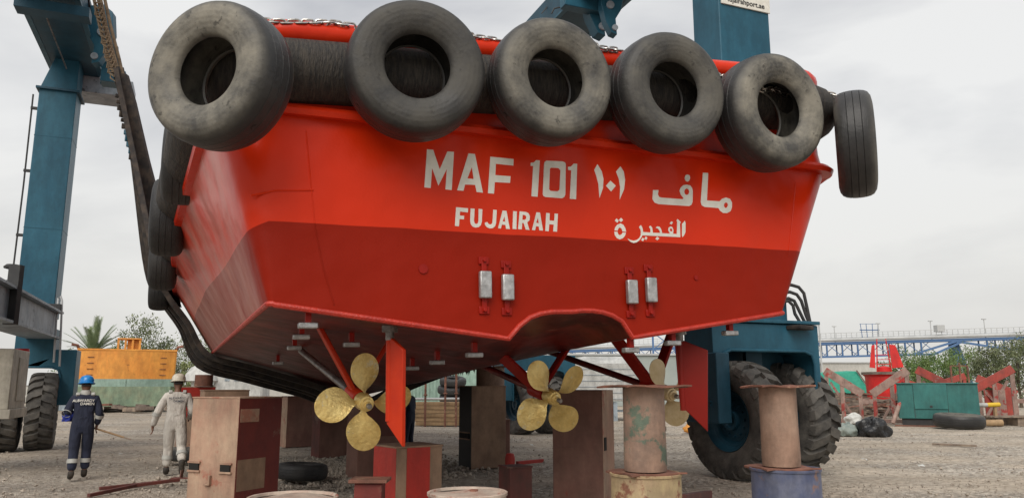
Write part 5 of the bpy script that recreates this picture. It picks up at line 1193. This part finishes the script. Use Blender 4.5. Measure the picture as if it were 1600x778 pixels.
s_ = uS(1360); b = MB(MI); c_ = bp(s_, 2.1)
for dx in (-1, -.35, .35, 1): b.beam(c_+Vector((dx*1.1, 0, -1.8)), c_+Vector((dx*1.3, 0, .6)), .07, .07)
b.beam(c_+Vector((-1.4, 0, -.3)), c_+Vector((1.4, 0, -.3)), .3, .12); b.beam(c_+Vector((-1.4, 0, .6)), c_+Vector((1.4, 0, .6)), .06, .06); b.build('lookout_platform', M['bridgeblue'], pb)
b = MB(MI); b.box(bp(uS(1469), 1.7), (1.1, 1, .9)); b.build('junction_box', M['pipegrey'], pb)

# far white building
t = thing('warehouse', 'plain off white warehouse wall beneath the pipe bridge', 'warehouse', XZ(1345, 100)); b = MB(); b.box((0, 4, 2.25), (9.5, 8, 4.5)); b.build('warehouse_wall', M['wall'], t); b = MB(); b.box((0, 4, 4.55), (9.8, 8.3, .14)); b.build('roof', M['pipegrey'], t)
t = thing('boundary_wall', 'low pale boundary wall running along the back of the yard', 'wall', (0, 78, 0)); b = MB(); b.box((0, 0, .8), (150, .3, 1.6)); b.build('wall_face', M['wall'], t); b = MB(); b.box((0, 0, 1.64), (150, .42, .10)); b.build('coping', M['pipegrey'], t)

# red buoy with ladder
t = thing('red_buoy', 'bright red navigation buoy with a ladder tower and two fins', 'buoy', XZ(1383, 43), R(-20))
b = MB(); b.lathe([(0, .5), (.92, .5), (1.0, 2.1), (1.12, 2.2), (1.12, 2.32), (0, 2.34)], 32); b.build('float', M['buoyred'], t, sharp=35)
b = MB(); b.lathe([(1.09, 2.2), (1.16, 2.2), (1.16, 2.34), (1.09, 2.34)], 32, close=True); b.build('rim_fender', M['scrap'], t)
for q in (-1, 1):
    b = MB(); b.beam((q*.36, -.2, 2.3), (q*.22, 0, 4.15), .05, .05); b.build('ladder_rail', M['buoyred'], t)
    b = MB(); b.add([(q*.42, -.05, 2.55), (q*(.86+.15*q), -.05, 2.6), (q*(.60+.08*q), -.05, 3.8), (q*.36, -.05, 3.85), (q*.42, .0, 2.55), (q*(.86+.15*q), 0, 2.6), (q*(.60+.08*q), 0, 3.8), (q*.36, 0, 3.85)], [(0,1,2,3),(4,5,6,7),(0,1,5,4),(1,2,6,5),(2,3,7,6),(3,0,4,7)]); b.build('fin', M['buoyred'], t)
for i in range(7):
    b = MB(); b.beam((-.34+i*.018, -.18+.02*i, 2.5+i*.26), (.34-i*.018, -.18+.02*i, 2.5+i*.26), .04, .04); b.build('rung', M['buoyred'] if i < 4 else M['pipegrey'], t)
b = MB(); b.lathe([(0, 2.3), (.35, 2.3), (.35, 2.6), (0, 2.7)], 16); b.build('hatch', M['buoyred'], t)

# V shaped cradles
def cradle(label, u, Y, w, rz, mt1, mt2, ztop, zmid, grp='rusty boat cradles', half=0):
    t = thing('boat_cradle', label, 'cradle', XZ(u, Y), rz, grp)
    for q in (-1, 1):
        if half and q != half: continue
        b = MB(); b.beam((q*w/2, 0, ztop), (q*.18, 0, zmid), .34, .20, up=(0, 1, 0)); b.build('sloping_beam', M[mt2], t, .01)
        b = MB(); b.beam((q*w/2*.97, 0, 0.15), (q*w/2*.97, 0, ztop-.15), .17, .17); b.build('post', M[mt1], t, .01)
        b = MB(); b.beam((q*w/2*.60, 0, 0.15), (q*w/2*.60, 0, (ztop*.6+zmid*.4)-.15), .17, .17); b.build('post', M[mt1], t, .01)
        b = MB(); b.beam((q*w/2*.88, .1, ztop-.5), (q*w/2*.35, .1, .2), .11, .11); b.build('diagonal_brace', M[mt1], t, .01)
        b = MB(); b.beam((q*.28, 0, .15), (q*.28, 0, zmid), .16, .16); b.build('post', M[mt1], t, .01)
    b = MB(); b.beam((-.3, 0, zmid-.3), (.3, 0, zmid-.3), .14, .2); b.build('cross_piece', M[mt1], t, .01)
    b = MB(); b.beam((-w/2, 0, .1), (w/2, 0, .1), .22, .16); b.build('base_beam', M[mt1], t, .01)
    return t
cradle('weathered V shaped boat cradle left of the teal cabinet', 1354, 34, 3.3, R(-22), 'cradle', 'cradle', 2.25, 1.22)
cradle('red topped cradle rising to the right of the teal cabinet', 1508, 33.5, 3.6, R(-26), 'cradle', 'cradle_red', 2.3, 1.35)
cradle('maroon cradle at the right edge of the yard', 1594, 36, 3.4, R(-26), 'cradle', 'cradle_red', 1.95, 1.2)
cradle('red cradle showing behind the top of the teal cabinet', 1446, 45, 4.2, R(-15), 'cradle_red', 'cradle_red', 2.15, 1.5)
t = thing('rusty_open_frame', 'slim rusty open frame sticking up behind the teal cabinet', 'frame', XZ(1502, 40));  # open steel frame: uprights joined by a top bar
for x in (-.5, 0, .45):
    b = MB(); b.beam((x, 0, 0), (x*.9, 0, 2.75-abs(x)*.3), .07, .07); b.build('upright', M['rust'], t)
b = MB(); b.beam((-.46, 0, 2.6), (.42, 0, 2.6), .05, .05); b.build('top_bar', M['rust'], t)
for i, u in enumerate((1560, 1578, 1545)):
    t = thing('scrap_plate', ['pinkish red plate leaning among the right cradles', 'maroon plate behind the cradle at the right edge', 'pale red plate behind the yellow pipe'][i], 'steel plate', XZ(u, 35.5+i*.6), R(3), 'steel plates among the cradles'); b = MB(); b.box((0, 0, .75), (.55, .05, 1.3)); b.build('plate', M['cradle_red'] if i else M['cradle'], t, .01); b = MB(); b.box((0, .1, .1), (.6, .25, .14)); b.build('foot', M['scrap2'], t)
# teal cabinet
t = thing('teal_cabinet', 'dark teal steel generator cabinet with one hatch on its front', 'cabinet', XZ(1463, 31.0), R(-25))
b = MB(); b.box((0, .5, .98), (2.82, 1.1, 1.36)); cb_ = b.build('cabinet_body', M['genteal'], t, .02)
b = MB(); b.box((-.25, -.075, 1.17), (1.18, .03, .98)); hh = b.build('hatch', M['genteal'], t, .008); b = MB(); b.box((-.25, -.095, .78), (.09, .02, .09)); b.build('handle', M['black'], hh)
b = MB(); b.box((0, .5, 1.68), (2.9, 1.2, .05)); b.build('lid', M['genteal'], t, .01)
b = MB(); b.box((.0, .5, .16), (2.6, .95, .26)); b.build('plinth', M['black'], t)
for x in (-.84, .34):
    b = MB(); b.box((x, -.053, .98), (.02, .012, 1.3)); b.build('panel_seam', M['black'], t)
b = MB(); b.box((-.5, -.25, .03), (2.2, .06, .05)); b.build('skid', M['rust'], t)
t = thing('painted_pipe', 'white pipe with a yellow end between the cabinet and red cradle', 'pipe', XZ(1535, 31.8)+Vector((0, 0, .82)), R(2)); b = MB(); b.cyl((-.55, 0, 0), (.1, 0, 0), .085, 16); b.build('pipe_body', M['whitehull'], t); b = MB(); b.cyl((.1, 0, 0), (.62, 0, .02), .09, 16); b.build('yellow_end', M['yellow'], t)
for x in (-.4, .45):
    b = MB(); b.box((x, .05, -.45), (.1, .1, .72)); b.build('leg', M['wood'] if x > 0 else M['scrap2'], t)
t = thing('pallet', 'flat grey pallet and boards on the ground at the right edge', 'pallet', XZ(1590, 31.5), R(3))
for i in range(5):
    b = MB(); b.box((0, i*.24, .36), (2.3, .15, .05)); b.build('slat', M['scrap2'], t)
for x in (-.9, 0, .9):
    b = MB(); b.box((x, .45, .17), (.3, .9, .32)); b.build('bearer', M['scrap2'], t)
t = thing('log', 'short timber log lying under the white pipe', 'log', XZ(1540, 31.2), R(2)); b = MB(); b.cyl((-.7, 0, .14), (.5, 0, .14), .13, 12); b.build('log_body', M['wood'], t); b = MB(); b.cyl((.5, 0, .14), (.52, 0, .14), .10, 12); b.build('log_end', M['scrap2'], t)
t = thing('leaning_pipe', 'pale pipe leaning against the left end of the teal cabinet', 'pipe', XZ(1390, 31.5)); b = MB(); b.cyl((0, 0, .12), (.48, .1, 1.05), .08, 14); b.build('pipe_body', M['cradle'], t); b = MB(); b.cyl((.46, .1, 1.0), (.52, .1, 1.12), .1, 14); b.build('pipe_flange', M['scrap2'], t)
# bags
lump('shiny black plastic refuse sack on the sand', 'refuse_sack', 'refuse sack', G(1369, 682)+Vector((0, .2, 0)), (.50, .4, .36), 'bag', 5, .35)
lump('grey green plastic bag left of the black sack', 'plastic_bag', 'plastic bag', G(1326, 681)+Vector((0, .2, 0)), (.44, .35, .24), 'bag_grey', 8, .3)
lump('white plastic bag behind the black sack', 'plastic_bag', 'plastic bag', G(1340, 662)+Vector((0, .3, 0)), (.36, .3, .26), 'bag_white', 9, .3)
# tarpaulined load
t = thing('tarpaulin_heap', 'heap of stacked gear under a bright green tarpaulin', 'heap', XZ(1312, 46), R(0))
b = MB(); b.add([(-2.2, 0, 1.3), (1.9, 0, 1.1), (1.9, 2, 1.1), (-2.2, 2, 1.3), (-2.3, .4, 2.2), (1.2, .3, 2.45), (1.2, 1.6, 2.5), (-2.3, 1.6, 2.3)], [(0,1,5,4),(1,2,6,5),(2,3,7,6),(3,0,4,7),(4,5,6,7)]); b.build('tarpaulin', M['tarp'], t, .06)
b = MB(); b.beam((1.15, .2, 2.5), (1.95, 0, 1.1), .07, .07); b.build('edge_pole', M['scrap'], t)
b = MB(); b.box((-.2, 1, .6), (3.9, 1.8, 1.15)); b.build('stack_body', M['scrap'], t, .1)
random.seed(21); sg_ = 'planks and steel scraps in the scrap heap'
for i in range(90):
    Y = random.uniform(38, 44); u = random.uniform(1292, 1412); z = random.uniform(.05, 1.25)*(1 if u < 1350 else .8)
    o = MB(); L_ = random.uniform(.4, 1.5); o.box((0, 0, 0), (L_, random.uniform(.08, .25), random.uniform(.03, .10)))
    ob = o.build('scrap_plank', M[random.choice(['scrap', 'scrap2', 'rust', 'scrap'])], None); ob.location = XZ(u, Y)+Vector((0, 0, z)); ob.rotation_euler = (random.uniform(-.12, .12), random.uniform(-.2, .2), random.uniform(-.6, .6))
    tag(ob, 'dark weathered plank or steel scrap in the heap behind the V shaped cradle', 'scrap', sg_)
for i in range(26):
    Y = random.uniform(44, 50); u = random.uniform(112, 262); o = MB(); o.box((0, 0, 0), (random.uniform(.5, 1.4), .3, random.uniform(.08, .25)))
    ob = o.build('scrap_plank', M[random.choice(['scrap', 'scrap2', 'rust'])], None); ob.location = XZ(u, Y)+Vector((0, 2, random.uniform(.1, .5))); ob.rotation_euler = (0, random.uniform(-.1, .1), random.uniform(-.5, .5)); tag(ob, 'low scrap piece lying under and behind the orange pontoon', 'scrap', 'scrap pieces under the pontoon')

# ------------------------------------------------------------ vegetation
def tree(name, label, x, y, hgt, cw, cz0, mt, nleaf, ls, clumps, seed, group, trunk_r=.12, flat=1.0):
    random.seed(seed); t = thing(name, label, 'tree' if 'tree' in name else 'shrub', (x, y, 0), 0, group)
    tb = MB(); cl = []
    for i in range(clumps):
        a = random.uniform(0, 2*PI); r = cw*.5*math.sqrt(random.random()); zf = random.random(); z = cz0+(hgt-cz0)*zf
        r *= (1-.55*abs(zf-.35)); cl.append((Vector((r*cos(a), r*sin(a), z)), random.uniform(.10, .2)*cw))
    tb.tube([(0, 0, 0), (.05, 0, cz0*.6), (0, .05, cz0+(hgt-cz0)*.3), (.1, 0, cz0+(hgt-cz0)*.7)], [trunk_r, trunk_r*.8, trunk_r*.55, trunk_r*.2], 8)
    for c_, r in cl[:14]: tb.tube([(0, 0, cz0*.8+(c_.z-cz0)*.2), (c_*.55).lerp(Vector((0, 0, c_.z*.8)), .4), c_], [trunk_r*.4, trunk_r*.25, trunk_r*.08], 5)
    tb.build('trunk', M['bark'], t)
    cb = MB(); per = nleaf//clumps
    for c_, r in cl:
        for k_ in range(per):
            d = Vector((random.gauss(0, 1), random.gauss(0, 1), random.gauss(0, 1)*flat)).normalized()*r*random.random()**.4*1.15
            p = c_+d; s_ = ls*random.uniform(.6, 1.3); e = Euler((random.uniform(0, 6), random.uniform(0, 6), random.uniform(0, 6))).to_matrix()
            cb.add([p+e @ Vector((-s_, 0, 0)), p+e @ Vector((0, -s_*.45, 0)), p+e @ Vector((s_, 0, 0)), p+e @ Vector((0, s_*.45, 0))], [(0, 1, 2, 3)])
    cb.build('crown', M[mt], t, recalc=False); return t
GT = 'green trees behind the cradles on the right'
for i, (u, Y, v, w, lab, mt) in enumerate(((1418, 62, 545, 3.4, 'leftmost bushy tree right behind the red buoy', 'leaf'), (1450, 64, 556, 3.2, 'lower pale tree between the two taller left ones', 'leaf'), (1480, 60, 550, 3.0, 'young bright green tree above the teal cabinet', 'leaf'),
        (1512, 66, 545, 3.8, 'dense green tree standing under the bridge pier', 'leaf'), (1545, 62, 556, 3.0, 'smaller dull tree left of the tall right hand group', 'leaf_dull'), (1562, 60, 542, 3.2, 'tall grey green tree right of the bridge pier', 'leaf_dull'),
        (1592, 58, 531, 4.2, 'tallest tree at the right edge of the picture', 'leaf_dull'), (1625, 58, 528, 4.4, 'tree cut by the right edge of the picture', 'leaf_dull'), (1436, 58, 562, 2.4, 'short dark shrubby tree above the left end of the cabinet', 'leaf'))):
    p = XZ(u, Y); hgt = at(u, v, Y).z
    tree('leafy_tree', lab, p.x, p.y, hgt, w, 1.0, mt, 3600, .085, 34, 100+i, GT)
GL = 'trees behind the orange pontoon'
for i, (u, Y, v, w, lab, mt, nl, cz) in enumerate(((205, 70, 500, 4.6, 'thin tree with open branches and small leaf tufts behind the pontoon', 'leaf_dull', 3000, 3.4), (283, 72, 532, 5.6, 'dark feathery tree between the pontoon and the boat', 'leaf_dull', 5200, 1.2),
        (172, 74, 545, 4.8, 'low dark green tree behind the left half of the pontoon', 'leaf', 3600, 1.0), (118, 74, 548, 3.8, 'low bushy tree left of the palm stem', 'leaf', 3000, 1.0), (242, 76, 546, 4.4, 'low pale tree behind the right half of the pontoon', 'leaf_dull', 3000, 1.2), (318, 76, 548, 3.6, 'sparse tree right of the dark feathery one', 'leaf_dull', 2200, 1.2))):
    p = XZ(u, Y); hgt = at(u, v, Y).z
    tree('leafy_tree', lab, p.x, p.y, hgt, w, cz, mt, nl, .11, 40 if nl > 2000 else 30, 200+i, GL)
for i, (u, Y, w, lab) in enumerate(((294, 49, 1.6, 'pale yellow green shrub right beside the pontoon'), (312, 50, 1.5, 'pale green shrub left of the white hull'), (362, 50, 1.8, 'pale green shrub right of the white hull'))):
    p = XZ(u, Y); tree('leafy_shrub', lab, p.x, p.y, 2.9-.3*(i == 2), w, .2, 'leaf_lt', 2200, .07, 22, 300+i, 'pale shrubs by the pontoon', .05)
# date palm
random.seed(5); p = XZ(140, 60); t = thing('palm_tree', 'date palm with arching grey green fronds above the pontoon', 'palm tree', p)
hz_ = at(140, 553, 60).z
b = MB(); b.tube([(0, 0, 0), (.05, 0, hz_*.5), (0, 0, hz_)], [.32, .26, .30], 12); b.build('trunk', M['bark'], t)
for k_ in range(64):
    a = 2*PI*k_/64*5.03; el = R(random.uniform(-15, 82)); L_ = random.uniform(2.5, 3.2); b = MB(); pts = []
    d = Vector((cos(a)*cos(el), sin(a)*cos(el), sin(el)))
    for i in range(9):
        f = i/8; pts.append(Vector((0, 0, hz_))+d*L_*f+Vector((0, 0, -.9*f*f*cos(el))))
    b.tube(pts, [.03*(1-.8*i/8) for i in range(9)], 5)
    side = d.cross(Vector((0, 0, 1))).normalized()
    for i in range(1, 24):
        f = .12+.88*i/24; q = min(int(f*8), 7); c_ = pts[q].lerp(pts[q+1], f*8-q); tg = (pts[q+1]-pts[q]).normalized(); ll = .52*(1-.55*f)
        for s_ in (-1, 1):
            e = c_+side*s_*ll*.75+tg*ll*.7+Vector((0, 0, .12*ll)); w_ = tg*.045
            b.add([c_-w_, c_+w_, e], [(0, 1, 2)])
    b.build('frond', M['palm'], t, recalc=False)
